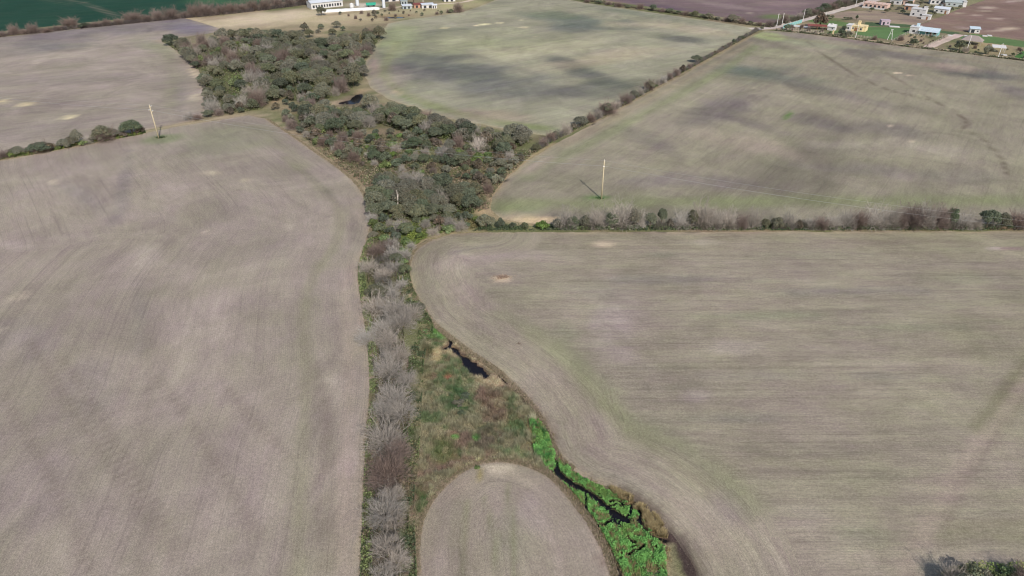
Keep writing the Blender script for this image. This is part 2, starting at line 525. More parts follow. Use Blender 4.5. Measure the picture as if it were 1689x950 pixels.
def paint_ground(P):
    x, y = P[:, 0], P[:, 1]
    C = np.tile(alb(140, 131, 106), (len(P), 1))
    n1 = fbm(x * 0.06, y * 0.06, 1)[:, None]; n2 = fbm(x * 0.25, y * 0.25, 2)[:, None]
    C = C * (0.75 + 0.5 * n2)
    C += (alb(105, 112, 76) - C) * smooth(0.48, 0.62, n1) * 0.8
    C += (alb(140, 122, 104) - C) * smooth(0.55, 0.7, fbm(x * 0.13, y * 0.13, 9))[:, None] * 0.6
    for pl_ in (T_UP, T_MID, T_LOW, T_RIM):
        m_ = (x > pl_[:, 0].min() - 5) & (x < pl_[:, 0].max() + 5) & (y > pl_[:, 1].min() - 5) & (y < pl_[:, 1].max() + 5)
        if m_.any():
            k_ = smooth(3.0, -3.0, sdist(P[m_], pl_)[0] + 4 * (fbm(x[m_] * 0.2, y[m_] * 0.2, 15) - 0.5))[:, None]
            C[m_] += (alb(104, 108, 74) * (0.7 + 0.6 * n2[m_]) - C[m_]) * k_ * 0.8
    # sparse scrub between the thickets: russet and straw
    for px, rx, ry, a, c, s in [
        ((575, 280), 50, 14, 30, (146, 122, 104), .8), ((600, 300), 35, 15, 40, (150, 124, 106), .7), ((720, 285), 70, 20, 0, (112, 104, 80), .7),
        ((760, 290), 45, 10, -10, (150, 128, 104), .8), ((700, 258), 14, 5, 0, (186, 160, 130), .95), ((800, 305), 30, 18, 0, (128, 112, 92), .8),
        ((815, 290), 20, 18, 0, (150, 130, 104), .6), ((625, 270), 30, 10, 0, (108, 100, 74), .8), ((660, 300), 40, 10, 0, (104, 98, 72), .7),
        ((605, 318), 8, 16, 25, (190, 178, 160), .9), ((800, 347), 22, 9, 0, (186, 164, 132), .95), ((470, 178), 20, 12, 0, (158, 142, 116), .8),
        ((455, 165), 12, 8, 0, (172, 150, 122), .8), ((560, 168), 28, 5, -20, (190, 170, 145), .95), ((592, 153), 14, 4, -30, (186, 162, 134), .8),
        ((594, 65), 10, 8, 0, (196, 160, 122), .9), ((596, 90), 5, 16, 5, (186, 158, 128), .8), ((525, 57), 30, 6, 0, (168, 152, 126), .8),
        ((900, 225), 25, 6, -20, (120, 104, 88), .7), ((850, 270), 26, 12, -35, (122, 112, 84), .8), ((690, 390), 30, 8, -10, (106, 128, 62), .7),
        ((655, 388), 16, 12, 0, (112, 132, 60), .7), ((640, 570), 20, 14, 0, (100, 112, 70), .7)]:
        blob(P, C, px, rx, ry, a, alb(*c), s, seed=px[0] % 19)
    for pts, wd_, c_ in [([(-100, 275), (0, 262), (60, 253), (131, 240), (184, 229), (246, 216), (292, 206), (350, 197), (410, 188), (440, 192)], 3.0, (176, 160, 136)),
                       ([(440, 194), (480, 220), (520, 248), (560, 276), (590, 303), (610, 335), (616, 362)], 2.0, (172, 156, 132)), ([(800, 381), (745, 384), (708, 393), (682, 410), (671, 432), (670, 456), (678, 482), (693, 507), (709, 530)], 1.2, (176, 158, 128)),
                       ([(740, 552), (780, 582), (820, 609), (850, 637)], 1.2, (178, 158, 132)), ([(912, 238), (868, 264), (830, 298), (811, 325), (805, 346), (828, 362), (880, 371)], 2.2, (170, 152, 124)), ([(905, 229), (1000, 188), (1060, 156), (1120, 124), (1180, 91), (1240, 58)], 3.0, (160, 146, 122)),
                       ([(603, 100), (601, 125), (611, 146), (640, 164), (700, 184), (745, 197), (800, 207), (850, 217)], 2.4, (164, 150, 124))]:
        stroke(P, C, pts, wd_, 1.2, alb(*c_), .85, seed=11)
    # the pale stubble and farm yard at the far edge
    for px, rx, ry, a, c, s in [
        ((420, 32), 150, 14, -4, (203, 186, 160), 1), ((560, 30), 90, 14, -3, (196, 180, 150), .95), ((470, 25), 90, 9, -4, (212, 196, 170), .8),
        ((590, 36), 60, 7, -3, (176, 160, 130), .7), ((680, 20), 80, 12, -4, (178, 168, 136), .9), ((650, 26), 50, 4, -2, (150, 130, 100), .8),
        ((600, 8), 40, 5, 0, (216, 204, 190), .9), ((750, 8), 60, 9, -5, (180, 172, 132), .8), ((565, 22), 40, 2, -6, (150, 130, 104), .6),
        ((360, 30), 40, 3, -4, (168, 150, 128), .7), ((520, 48), 60, 5, 0, (182, 166, 136), .8), ((610, -10), 150, 12, 0, (170, 160, 135), .8),
        ((440, 44), 50, 4, -6, (190, 172, 146), .7), ((335, 40), 40, 8, 20, (196, 178, 152), .9)]:
        blob(P, C, px, rx, ry, a, alb(*c), s, rough=0.35, seed=px[0] % 23, fs=0.1)
    # the village plots
    for px, rx, ry, a, c, s in [
        ((1330, 41), 26, 5, 0, (172, 150, 128), .95), ((1500, 63), 34, 8, 4, (166, 150, 124), .95), ((1630, 80), 60, 9, 6, (158, 146, 112), .95),
        ((1640, 73), 40, 4, 5, (180, 158, 128), .8), ((1400, 52), 22, 4, 2, (178, 162, 140), .9), ((1440, 10), 45, 6, 0, (160, 142, 124), .8),
        ((1520, 12), 60, 10, 0, (128, 124, 100), .9), ((1570, 18), 50, 8, 0, (134, 132, 100), .8), ((1600, 0), 40, 6, 0, (140, 138, 104), .8),
        ((1350, 52), 50, 3, 4, (140, 134, 112), .8), ((1300, 44), 30, 4, 0, (168, 156, 138), .7), ((1265, 40), 30, 5, 0, (130, 128, 96), .8), ((1310, 27), 40, 6, -15, (124, 124, 96), .8)]:
        blob(P, C, px, rx, ry, a, alb(*c), s, rough=0.3, seed=px[0] % 23, fs=0.1)
    # the marsh by the creek
    near = (y < 150) & (np.abs(x) < 60)
    if near.any():
        Q = P[near]; D = C[near]
        ms = sdist(Q, MARSH)[0]
        k = smooth(1.0, -1.0, ms)[:, None]
        base = alb(124, 116, 94) * (0.7 + 0.6 * fbm(Q[:, 0] * 0.5, Q[:, 1] * 0.5, 4)[:, None])
        base += (alb(98, 106, 72) - base) * smooth(0.52, 0.66, fbm(Q[:, 0] * 0.22, Q[:, 1] * 0.22, 6))[:, None] * 0.85
        base += (alb(124, 100, 88) - base) * smooth(0.54, 0.66, fbm(Q[:, 0] * 0.2 + 9, Q[:, 1] * 0.2, 8))[:, None] * 0.8
        D = D + (base - D) * k
        for px, rx, ry, a, c, s in [
            ((740, 622), 10, 7, 0, (138, 92, 74), .9), ((762, 660), 26, 26, 0, (70, 92, 54), .8), ((815, 660), 26, 36, 0, (112, 92, 78), .85),
            ((745, 575), 22, 12, 40, (170, 146, 118), .9), ((790, 600), 30, 8, 40, (168, 146, 122), .8), ((810, 628), 30, 9, 10, (164, 142, 120), .9), ((720, 585), 9, 14, 20, (166, 142, 114), .8),
            ((705, 580), 14, 16, 0, (92, 86, 58), .7), ((712, 548), 14, 10, 0, (84, 128, 62), .9), ((800, 720), 30, 22, 0, (108, 94, 82), .7),
            ((850, 700), 26, 24, 0, (84, 104, 60), .7), ((700, 840), 14, 60, -10, (76, 94, 52), .8), ((675, 720), 14, 60, 0, (88, 92, 58), .7),
            ((730, 740), 26, 26, 0, (96, 106, 62), .7), ((780, 768), 26, 7, -20, (160, 150, 112), .8), ((845, 745), 40, 9, 8, (112, 122, 82), .7),
            ((750, 720), 8, 6, 0, (96, 134, 66), .8), ((785, 722), 8, 6, 0, (96, 134, 66), .7), ((725, 555), 14, 8, 0, (92, 132, 66), .7),
            ((700, 620), 22, 20, 0, (98, 98, 64), .6), ((925, 735), 9, 26, -20, (126, 102, 88), .9), ((880, 690), 9, 5, 20, (176, 152, 130), .9),
            ((885, 732), 7, 5, 0, (172, 156, 130), .8)]:
            blob(Q, D, px, rx, ry, a, alb(*c), s, seed=px[0] % 29, fs=0.6)
        ws = sdist(Q, WEED)[0] + 1.2 * (fbm(Q[:, 0] * 0.8, Q[:, 1] * 0.8, 12)- 0.5)
        k = smooth(0.5, -0.6, ws)[:, None]
        D += (alb(82, 112, 58) * (0.8 + 0.4 * fbm(Q[:, 0], Q[:, 1], 14)[:, None]) - D) * k
        rs = sdist(Q, REEDS)[0] + 1.0 * (fbm(Q[:, 0] * 0.8, Q[:, 1] * 0.8, 13) - 0.5)
        D += (alb(140, 122, 80) - D) * smooth(0.5, -0.5, rs)[:, None]
        for px, rx, ry, a, c, s in [((1075, 945), 22, 26, 0, (170, 150, 126), .85), ((1098, 915), 7, 40, -8, (164, 146, 118), .8), ((1062, 865), 16, 9, 30, (150, 124, 100), .7), ((930, 800), 20, 5, 45, (128, 120, 78), .8), ((950, 818), 26, 6, 47, (120, 118, 74), .8), ((1010, 925), 10, 26, -25, (150, 134, 112), .8)]:
            blob(Q, D, px, rx, ry, a, alb(*c), s, seed=px[0] % 29, fs=0.6)
        # trampled wet mud along the ditch
        for pts, wd, c, s in [([(1006, 800), (1033, 817), (1056, 828), (1081, 845), (1098, 864)], 0.9, (70, 58, 54), .85),
                              ([(1100, 886), (1121, 889), (1131, 915), (1146, 950), (1160, 1000)], 2.4, (74, 60, 60), .95),
                              ([(966, 845), (980, 870), (991, 893), (1008, 922), (1024, 955)], 0.8, (84, 68, 62), .85),
                              ([(843, 633), (862, 650), (880, 672), (896, 692), (906, 712), (918, 742)], 0.7, (96, 76, 66), .8)]:
            stroke(Q, D, pts, wd, 0.5, alb(*c), s, seed=7)
        wd = water_depth(Q)
        D += (alb(78, 64, 56) - D) * smooth(0.7, 0.05, wd)[:, None] * 0.85
        C[near] = D
    wdf = water_depth(P)
    far = y > 200
    C[far] += (alb(90, 78, 68) - C[far]) * smooth(1.5, 0.0, wdf[far])[:, None] * 0.8
    return np.clip(C, 0.01, 0.8)

def axis(lo, hi, segs):
    """coordinates with the given spacing per stretch, growing outwards to lo and hi"""
    out = [segs[0][0]]
    for a, b, st in segs:
        n = max(1, int(round((b - a) / st)))
        out += list(np.linspace(a, b, n + 1)[1:])
    up = []; v = out[-1]; st = segs[-1][2]
    while v < hi:
        st *= 1.5; v += st; up.append(v)
    dn = []; v = out[0]; st = segs[0][2]
    while v > lo:
        st *= 1.5; v -= st; dn.append(v)
    return np.array(dn[::-1] + out + up)

gx = axis(-4000, 4000, [(-420, -40, 4.0), (-40, -18, 0.9), (-18, 40, 0.33), (40, 420, 4.0)])
gy = axis(-2500, 6500, [(-40, 46, 4.0), (46, 132, 0.36), (132, 250, 1.8), (250, 620, 3.4)])
XX, YY = np.meshgrid(gx, gy)
P = np.stack([XX.ravel(), YY.ravel()], 1)
wd = water_depth(P)
Z = -0.62 * smooth(0.24, -0.16, wd)
nearm = (P[:, 1] < 140) & (P[:, 1] > 40) & (np.abs(P[:, 0]) < 45)
Z = Z + np.where(nearm, 0.08 * (fbm(P[:, 0] * 0.8, P[:, 1] * 0.8, 41, 3) - 1.5), -0.06)
nx, ny = len(gx), len(gy)
ii = np.arange(nx * ny).reshape(ny, nx)
F = np.stack([ii[:-1, :-1].ravel(), ii[:-1, 1:].ravel(), ii[1:, 1:].ravel(), ii[1:, :-1].ravel()], 1)
me = np_mesh('ground', np.column_stack([P, Z]), F, M_GROUND, paint_ground(P), smooth_shade=True)
tag(link(bpy.data.objects.new('ground', me)), 'rough grassy and bare ground between the fields', kind='structure')

def sheet_poly(name, poly, z, mat, col=None):
    d = densify(poly, 1.0)
    mb = MB(); mb.faces([(p[0], p[1], z) for p in d], [tuple(range(len(d)))])
    me = bpy.data.meshes.new(name); me.from_pydata(mb.v, [], mb.f); me.materials.append(mat)
    return link(bpy.data.objects.new(name, me))

# water: level sheets lying in the channels the ground is cut to; the bank line is where ground and water meet
wx0, wx1, wy0, wy1 = -18, 40, 48, 131
def water_grid(name, label, x0, x1, y0, y1, st, z, lim):
    xs = np.arange(x0, x1, st); ys = np.arange(y0, y1, st)
    X, Y = np.meshgrid(xs, ys); Q = np.stack([X.ravel(), Y.ravel()], 1)
    d = water_depth(Q).reshape(X.shape)
    keep = (np.minimum.reduce([d[:-1, :-1], d[:-1, 1:], d[1:, 1:], d[1:, :-1]]) < lim)
    k = np.arange(X.size).reshape(X.shape)
    F = np.stack([k[:-1, :-1][keep], k[:-1, 1:][keep], k[1:, 1:][keep], k[1:, :-1][keep]], 1)
    u, inv = np.unique(F, return_inverse=True)
    me = np_mesh(name, np.column_stack([Q[u], np.full(len(u), z)]), inv.reshape(F.shape), M_WATER)
    return tag(link(bpy.data.objects.new(name, me)), label, kind='structure')
water_grid('creek_water', 'dark still creek water winding through the bright green weed', -18, 40, 48, 131, 0.5, -0.34, 0.5)
water_grid('pond_water', 'dark pond at the foot of the broad thicket', -85, -50, 255, 300, 1.0, -0.34, 1.0)
water_grid('ditch_water', 'dark straight ditch below the farm sheds', -110, -50, 425, 465, 1.0, -0.34, 1.0)

# ------------------------------------------------------------------ fields
def field(px, st, z, mat, base, feats, rows, var=0.10, label='', name='field', wob=0.75, edge=None, patch=None):
    raw = GP(px)
    poly = densify(raw, 1.2)
    t = np.roll(poly, -1, 0) - np.roll(poly, 1, 0)
    nrm = np.stack([t[:, 1], -t[:, 0]], 1) / (np.linalg.norm(t, axis=1)[:, None] + 1e-9)
    poly = poly + nrm * ((fbm(poly[:, 0] * 0.45, poly[:, 1] * 0.45, 51, 5) - 0.5) * 2 * wob)[:, None]
    lo, hi = poly.min(0) - st, poly.max(0) + st
    xs = np.arange(lo[0], hi[0] + st, st); ys = np.arange(lo[1], hi[1] + st, st)
    X, Y = np.meshgrid(xs, ys); Q = np.stack([X.ravel(), Y.ravel()], 1)
    ins = inside(Q, poly)
    I = ins.reshape(X.shape)
    cnt = I[:-1, :-1].astype(int) + I[:-1, 1:] + I[1:, 1:] + I[1:, :-1]
    keep = cnt > 0
    k = np.arange(X.size).reshape(X.shape)
    F = np.stack([k[:-1, :-1][keep], k[:-1, 1:][keep], k[1:, 1:][keep], k[1:, :-1][keep]], 1)
    u, inv = np.unique(F, return_inverse=True)
    F = inv.reshape(F.shape); Q = Q[u]; ins = ins[u]
    dist = np.full(len(Q), 1e3)
    # only points near the edge need the exact distance
    d, a, q = seg_dist(Q, densify(poly, 1e9), True) if len(Q) * len(poly) < 4e7 else seg_dist(Q, poly[::2], True)
    Q = np.where(ins[:, None], Q, q)
    d = np.where(ins, d, 0)
    x, y = Q[:, 0], Q[:, 1]
    C = np.tile(alb(*base), (len(Q), 1))
    uvv = rows(Q)
    s1 = fbm(uvv[:, 0] * 0.014, uvv[:, 1] * 0.05, 61)[:, None]
    s2 = fbm(x * 0.022, y * 0.016, 62)[:, None]
    C = C * (1 + var * 2.2 * (s1 - 0.5) + var * 2.2 * (s2 - 0.5))
    if patch is not None:
        c2, thr, sc, amt = patch
        C += (alb(*c2) - C) * smooth(thr, thr + 0.16, fbm(uvv[:, 0] * sc[0], uvv[:, 1] * sc[1], 66))[:, None] * amt
    if edge is not None:
        ec, ew, es = edge
        dd = d + (fbm(x * 0.3, y * 0.3, 71) - 0.5) * ew
        C += (alb(*ec) - C) * (smooth(ew, 0.0, dd) * es)[:, None]
    for ft in feats:
        if ft[0] == 'b':
            _, p, rx, ry, ang, c, s = ft
            cb = np.asarray(base, float); c = tuple(np.clip(cb + (np.asarray(c, float) + np.array([1, 2, 5]) - cb) * (1.7 if mat is M_FIELD_FAR else 1.25), 20, 235))
            if mat is M_FIELD_FAR and rx > 20: rx, ry, s = rx * 1.35, ry * 1.35, s * 0.82
            blob(Q, C, p, rx, ry, ang, alb(*c), min(1.0, s * 1.15), rough=0.6, seed=int(p[0]) % 31, fs=0.07 if p[1] < 300 else 0.2)
        else:
            _, pts, wdt, soft, c, s = ft
            stroke(Q, C, pts, wdt, soft, alb(*c), s, rough=0.3, seed=int(pts[0][0]) % 31, fs=0.15)
    zz = np.full(len(Q), z) - np.where(ins, 0, 0.05)
    me = np_mesh(name, np.column_stack([Q, zz]), F, mat, np.clip(C, 0.01, 0.8), uvv[F.ravel()], smooth_shade=True)
    return tag(link(bpy.data.objects.new(name, me)), label, kind='structure')

def rows_dir(deg):
    c, s = math.cos(R(deg)), math.sin(R(deg))
    return lambda Q: np.stack([Q[:, 0] * c + Q[:, 1] * s, -Q[:, 0] * s + Q[:, 1] * c], 1)

def rows_edge(px, headland, deg):
    """rows following an edge for a few passes, straight beyond"""
    ln = spline(GP(px), 5); inner = rows_dir(deg)
    def f(Q):
        d, a, q = seg_dist(Q, ln)
        uv = inner(Q)
        m = d < headland
        uv[m] = np.stack([a[m], d[m]], 1)
        return uv
    return f

RB1 = [(440, 196), (480, 222), (520, 250), (560, 278), (590, 305), (608, 335), (613, 362), (608, 395), (597, 425), (593, 450), (597, 480), (603, 520), (610, 560), (614, 600), (614, 650), (609, 695), (605, 725), (606, 760), (604, 800), (602, 850), (600, 900), (598, 960), (594, 1100), (590, 1300)]
field([(-300, 330), (-150, 290), (0, 265), (49, 256), (90, 248), (131, 241), (184, 230), (246, 218), (292, 208), (350, 199), (410, 190)] + RB1 + [(-700, 1300), (-900, 700)],
      1.3, 0.0, M_FIELD, (158, 147, 138),
      [('b', (205, 300), 14, 55, 10, (140, 130, 124), .55), ('b', (190, 360), 30, 10, -40, (142, 132, 126), .4), ('b', (345, 235), 110, 28, -8, (148, 144, 122), .6),
       ('b', (270, 228), 36, 7, -8, (134, 138, 106), .6), ('b', (350, 285), 20, 5, 0, (182, 168, 150), .8), ('b', (405, 297), 14, 5, 0, (182, 168, 150), .7), ('b', (88, 300), 9, 4, 0, (190, 176, 156), .8),
       ('b', (340, 383), 6, 3, 0, (188, 174, 156), .7), ('b', (25, 405), 30, 10, 0, (176, 162, 152), .6), ('b', (30, 490), 22, 8, -20, (180, 166, 150), .6), ('b', (2, 545), 8, 5, 0, (190, 178, 160), .8),
       ('b', (550, 640), 26, 34, 0, (180, 167, 154), .5), ('b', (575, 720), 22, 90, 0, (172, 158, 148), .5), ('b', (40, 560), 60, 40, 0, (150, 138, 132), .5), ('b', (230, 520), 16, 90, -3, (148, 138, 128), .5),
       ('b', (150, 640), 50, 80, 5, (154, 142, 134), .5), ('b', (330, 560), 60, 120, 0, (170, 156, 146), .5), ('b', (460, 420), 40, 110, 10, (158, 146, 134), .5), ('b', (60, 800), 80, 90, 0, (156, 142, 136), .5),
       ('b', (420, 780), 60, 120, 0, (158, 144, 136), .4), ('b', (250, 420), 30, 40, 0, (172, 160, 148), .4), ('b', (130, 320), 60, 16, 30, (152, 142, 134), .5),
       ('s', [(470, 260), (530, 310), (560, 350), (555, 400), (520, 450), (500, 520), (505, 620), (500, 760), (490, 960)], 1.6, 1.6, (146, 142, 120), .6),
       ('s', [(505, 285), (560, 335), (585, 365), (580, 400)], 1.2, 1.0, (136, 126, 120), .55), ('s', [(480, 330), (520, 352), (545, 357)], .8, .8, (138, 128, 122), .5),
       ('s', [(240, 540), (245, 600), (238, 760), (230, 960)], 1.2, 1.4, (144, 134, 124), .5), ('s', [(5, 650), (80, 780), (150, 945)], 0.9, 0.8, (130, 118, 110), .5), ('s', [(48, 560), (110, 660), (205, 800), (290, 930)], 0.9, 0.8, (130, 118, 110), .5), ('s', [(100, 585), (180, 715), (300, 905)], 0.9, 0.8, (130, 118, 110), .5), ('s', [(258, 620), (330, 720), (425, 880)], 0.9, 0.8, (130, 118, 110), .5), ('s', [(375, 640), (440, 720), (482, 756)], 0.9, 0.8, (130, 118, 110), .5), ('s', [(520, 600), (535, 700), (528, 800), (530, 940)], 0.9, 0.8, (130, 118, 110), .5), ('s', [(542, 640), (548, 760), (545, 940)], 0.9, 0.8, (130, 118, 110), .5), ('s', [(590, 420), (570, 470), (575, 600), (570, 760), (566, 960)], 1.4, 1.2, (178, 162, 150), .45),
       ('s', [(300, 250), (320, 300), (300, 380), (240, 470)], 2.0, 2.0, (152, 142, 130), .4), ('s', [(420, 210), (470, 245), (500, 275)], 3.0, 3.0, (146, 142, 122), .5)],
      rows_edge(RB1, 400, 80), 0.10, 'large grey-pink sown field on the left', edge=((186, 170, 146), 1.6, .4))

field([(-400, 300), (0, 258), (60, 249), (130, 235), (180, 224), (245, 213), (290, 204), (320, 199), (338, 188), (343, 165), (341, 145), (333, 125), (318, 102), (295, 84), (272, 71), (258, 67), (300, 61), (340, 56), (371, 50), (335, 38), (303, 29), (200, 40), (100, 50), (0, 61), (-300, 95), (-700, 150)],
      2.6, 0.0, M_FIELD_FAR, (161, 150, 141),
      [('b', (115, 193), 13, 3.5, -4, (206, 190, 160), .95), ('b', (45, 172), 14, 3, -6, (196, 180, 154), .8), ('b', (6, 167), 12, 5, -6, (200, 184, 156), .8), ('b', (60, 104), 8, 1.6, 0, (188, 174, 158), .7), ('b', (147, 79), 8, 1.4, 0, (190, 176, 160), .7),
       ('b', (160, 48), 220, 14, -5, (138, 128, 126), .7), ('b', (90, 78), 60, 8, -5, (134, 128, 122), .7), ('b', (260, 78), 40, 10, 15, (150, 148, 124), .6), ('s', [(262, 75), (282, 100), (290, 140), (283, 180)], 5, 3, (146, 142, 122), .55),
       ('b', (320, 120), 14, 5, 50, (186, 170, 150), .7), ('b', (320, 160), 10, 6, 0, (180, 166, 148), .6), ('b', (300, 160), 12, 30, 0, (148, 136, 130), .5), ('b', (100, 130), 90, 8, -3, (152, 140, 132), .5), ('b', (60, 215), 80, 10, -8, (154, 142, 134), .4), ('b', (310, 45), 40, 10, 15, (140, 130, 132), .8)],
      rows_dir(24), 0.12, 'grey sown field beyond the left hedgerow', edge=((178, 160, 140), 2.5, .5))

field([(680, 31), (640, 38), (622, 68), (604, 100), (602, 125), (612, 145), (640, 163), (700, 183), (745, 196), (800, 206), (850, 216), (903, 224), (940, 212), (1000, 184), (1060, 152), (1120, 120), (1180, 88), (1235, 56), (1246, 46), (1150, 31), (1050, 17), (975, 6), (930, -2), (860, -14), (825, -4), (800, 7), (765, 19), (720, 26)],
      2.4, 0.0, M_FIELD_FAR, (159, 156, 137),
      [('b', p, rx, ry, a, c, s) for p, rx, ry, a, c, s in [  # darker and paler patches mixed into the field colour
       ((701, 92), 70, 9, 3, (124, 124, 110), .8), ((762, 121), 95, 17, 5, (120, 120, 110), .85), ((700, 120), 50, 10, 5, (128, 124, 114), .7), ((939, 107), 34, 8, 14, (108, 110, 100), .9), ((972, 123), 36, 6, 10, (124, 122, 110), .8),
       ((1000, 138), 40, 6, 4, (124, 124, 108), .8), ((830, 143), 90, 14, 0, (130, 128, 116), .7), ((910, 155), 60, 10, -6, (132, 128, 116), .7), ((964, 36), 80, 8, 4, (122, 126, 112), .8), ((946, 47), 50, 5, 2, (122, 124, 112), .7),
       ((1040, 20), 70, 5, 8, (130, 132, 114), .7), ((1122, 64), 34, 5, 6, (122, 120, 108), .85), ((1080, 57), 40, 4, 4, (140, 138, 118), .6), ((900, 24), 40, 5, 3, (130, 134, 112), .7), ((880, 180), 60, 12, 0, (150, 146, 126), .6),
       ((800, 190), 60, 8, 5, (164, 150, 132), .6), ((640, 130), 30, 22, 0, (160, 148, 136), .6), ((655, 152), 16, 5, 20, (190, 174, 150), .9), ((618, 105), 10, 20, 0, (168, 152, 138), .6), ((660, 60), 30, 18, -20, (158, 160, 126), .7),
       ((800, 40), 9, 1.5, -4, (206, 196, 160), .95), ((786, 42), 6, 1.2, 0, (204, 192, 158), .9), ((824, 38), 7, 1.2, 0, (206, 194, 160), .9), ((733, 46), 5, 1.2, 0, (200, 188, 156), .8), ((865, 45), 10, 1.4, 4, (200, 188, 156), .6), ((884, 60), 4, 1.0, 0, (200, 190, 160), .7), ((808, 78), 5, 1, 0, (196, 184, 154), .7), ((858, 33), 4, 1, 0, (200, 190, 160), .7),
       ((760, 70), 90, 14, -4, (168, 166, 136), .7), ((900, 80), 100, 10, -6, (174, 168, 142), .7), ((1000, 95), 90, 10, -8, (176, 166, 142), .7), ((1060, 40), 60, 6, 0, (172, 164, 140), .7), ((860, 70), 80, 10, 0, (160, 158, 130), .5), ((1150, 50), 60, 5, 8, (176, 166, 142), .6),
       ((720, 178), 40, 6, 18, (138, 142, 106), .7), ((860, 207), 40, 5, 6, (138, 144, 102), .8), ((620, 88), 8, 20, -20, (150, 146, 126), .6), ((668, 160), 20, 4, 30, (136, 146, 104), .7)]]
      + [('s', [(1240, 54), (1180, 84), (1100, 122), (1000, 176), (930, 208)], 4, 3, (150, 144, 124), .6), ('s', [(655, 70), (635, 110), (645, 140), (700, 168), (780, 192), (860, 206)], 3.5, 3, (146, 148, 112), .6)],
      rows_dir(32), 0.12, 'greenish sown field at the top with dark patches', patch=((112, 114, 104), 0.51, (0.010, 0.026), 0.7), edge=((186, 170, 142), 2.0, .5))

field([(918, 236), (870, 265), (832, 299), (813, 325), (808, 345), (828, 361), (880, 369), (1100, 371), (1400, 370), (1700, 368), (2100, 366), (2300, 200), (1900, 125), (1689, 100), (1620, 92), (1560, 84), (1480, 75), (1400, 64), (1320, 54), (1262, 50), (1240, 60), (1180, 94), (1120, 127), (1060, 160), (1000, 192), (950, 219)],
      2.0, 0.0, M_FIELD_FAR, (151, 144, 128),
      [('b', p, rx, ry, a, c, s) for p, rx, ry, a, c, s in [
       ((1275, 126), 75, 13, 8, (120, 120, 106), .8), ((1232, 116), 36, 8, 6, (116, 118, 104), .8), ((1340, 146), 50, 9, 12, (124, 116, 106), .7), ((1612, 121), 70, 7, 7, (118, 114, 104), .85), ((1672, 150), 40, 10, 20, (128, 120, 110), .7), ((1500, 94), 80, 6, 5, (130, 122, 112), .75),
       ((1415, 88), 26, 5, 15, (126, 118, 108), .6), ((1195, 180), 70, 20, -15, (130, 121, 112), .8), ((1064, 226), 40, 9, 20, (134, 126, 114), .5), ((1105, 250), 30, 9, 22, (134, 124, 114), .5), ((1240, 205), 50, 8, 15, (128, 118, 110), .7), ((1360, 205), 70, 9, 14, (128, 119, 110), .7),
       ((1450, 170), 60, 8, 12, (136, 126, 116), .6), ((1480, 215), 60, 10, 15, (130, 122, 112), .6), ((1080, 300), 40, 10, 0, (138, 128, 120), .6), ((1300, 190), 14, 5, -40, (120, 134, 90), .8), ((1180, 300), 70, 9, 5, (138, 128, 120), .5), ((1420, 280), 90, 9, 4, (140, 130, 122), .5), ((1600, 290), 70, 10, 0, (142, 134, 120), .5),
       ((1250, 240), 90, 12, 10, (164, 152, 134), .6), ((1150, 215), 40, 8, 0, (164, 154, 134), .6), ((1550, 245), 80, 10, 6, (162, 152, 136), .6), ((1380, 240), 60, 9, 0, (164, 154, 138), .5), ((1560, 110), 60, 6, 6, (162, 146, 132), .6), ((1330, 70), 60, 5, 6, (148, 146, 122), .7), ((1300, 90), 40, 6, 6, (154, 150, 124), .6),
       ((1480, 120), 7, 1.2, 0, (196, 180, 156), .9), ((1500, 124), 10, 1.4, 4, (190, 174, 152), .7), ((1506, 232), 6, 2, 0, (186, 172, 150), .8), ((1466, 207), 4, 1.4, 0, (184, 170, 150), .8), ((1247, 145), 4, 1, 0, (190, 178, 156), .8), ((1320, 60), 40, 3, 5, (150, 138, 128), .6), ((1440, 70), 70, 3, 6, (144, 128, 122), .6),
       ((893, 272), 26, 6, -28, (170, 154, 142), .9), ((1268, 60), 26, 5, 5, (160, 162, 122), .8), ((880, 362), 50, 5, 3, (190, 172, 142), .9), ((845, 350), 20, 8, 30, (170, 158, 134), .6), ((850, 345), 40, 5, 0, (128, 134, 98), .5)]]
      + [('s', [(868, 292), (905, 268), (950, 248), (1010, 216), (1070, 184), (1120, 156), (1165, 132), (1210, 104), (1245, 75)], 4.0, 3.0, (130, 140, 100), .5), ('s', [(930, 240), (1000, 204), (1060, 170), (1150, 122), (1240, 70)], 3.0, 2.0, (160, 148, 128), .6),
         ('s', [(825, 338), (900, 336), (1000, 335), (1100, 333), (1300, 332), (1500, 331), (1750, 330)], 6.0, 4.0, (132, 138, 102), .72), ('b', (990, 325), 22, 4, 0, (98, 124, 70), .8),
         ('s', [(1356, 89), (1392, 112), (1438, 137), (1478, 152), (1534, 165), (1555, 174), (1575, 183), (1593, 201), (1588, 213), (1615, 223), (1631, 239), (1652, 262), (1662, 288)], 0.6, 0.9, (96, 84, 74), .6), ('s', [(1462, 120), (1488, 135), (1510, 150), (1537, 163)], 0.7, 0.9, (116, 102, 92), .45),
         ('s', [(1583, 190), (1596, 202), (1588, 213)], 1.2, 1.2, (108, 94, 84), .35), ('s', [(1330, 66), (1356, 89), (1375, 102)], 0.8, 1.0, (118, 108, 98), .5), ('s', [(1262, 58), (1340, 68), (1440, 80), (1560, 94), (1700, 112)], 2.5, 2, (150, 140, 118), .5)],
      rows_dir(53), 0.14, 'brown-grey sown field on the upper right with a dark erosion line', patch=((114, 108, 98), 0.51, (0.012, 0.022), 0.7), edge=((178, 162, 138), 1.8, .5))

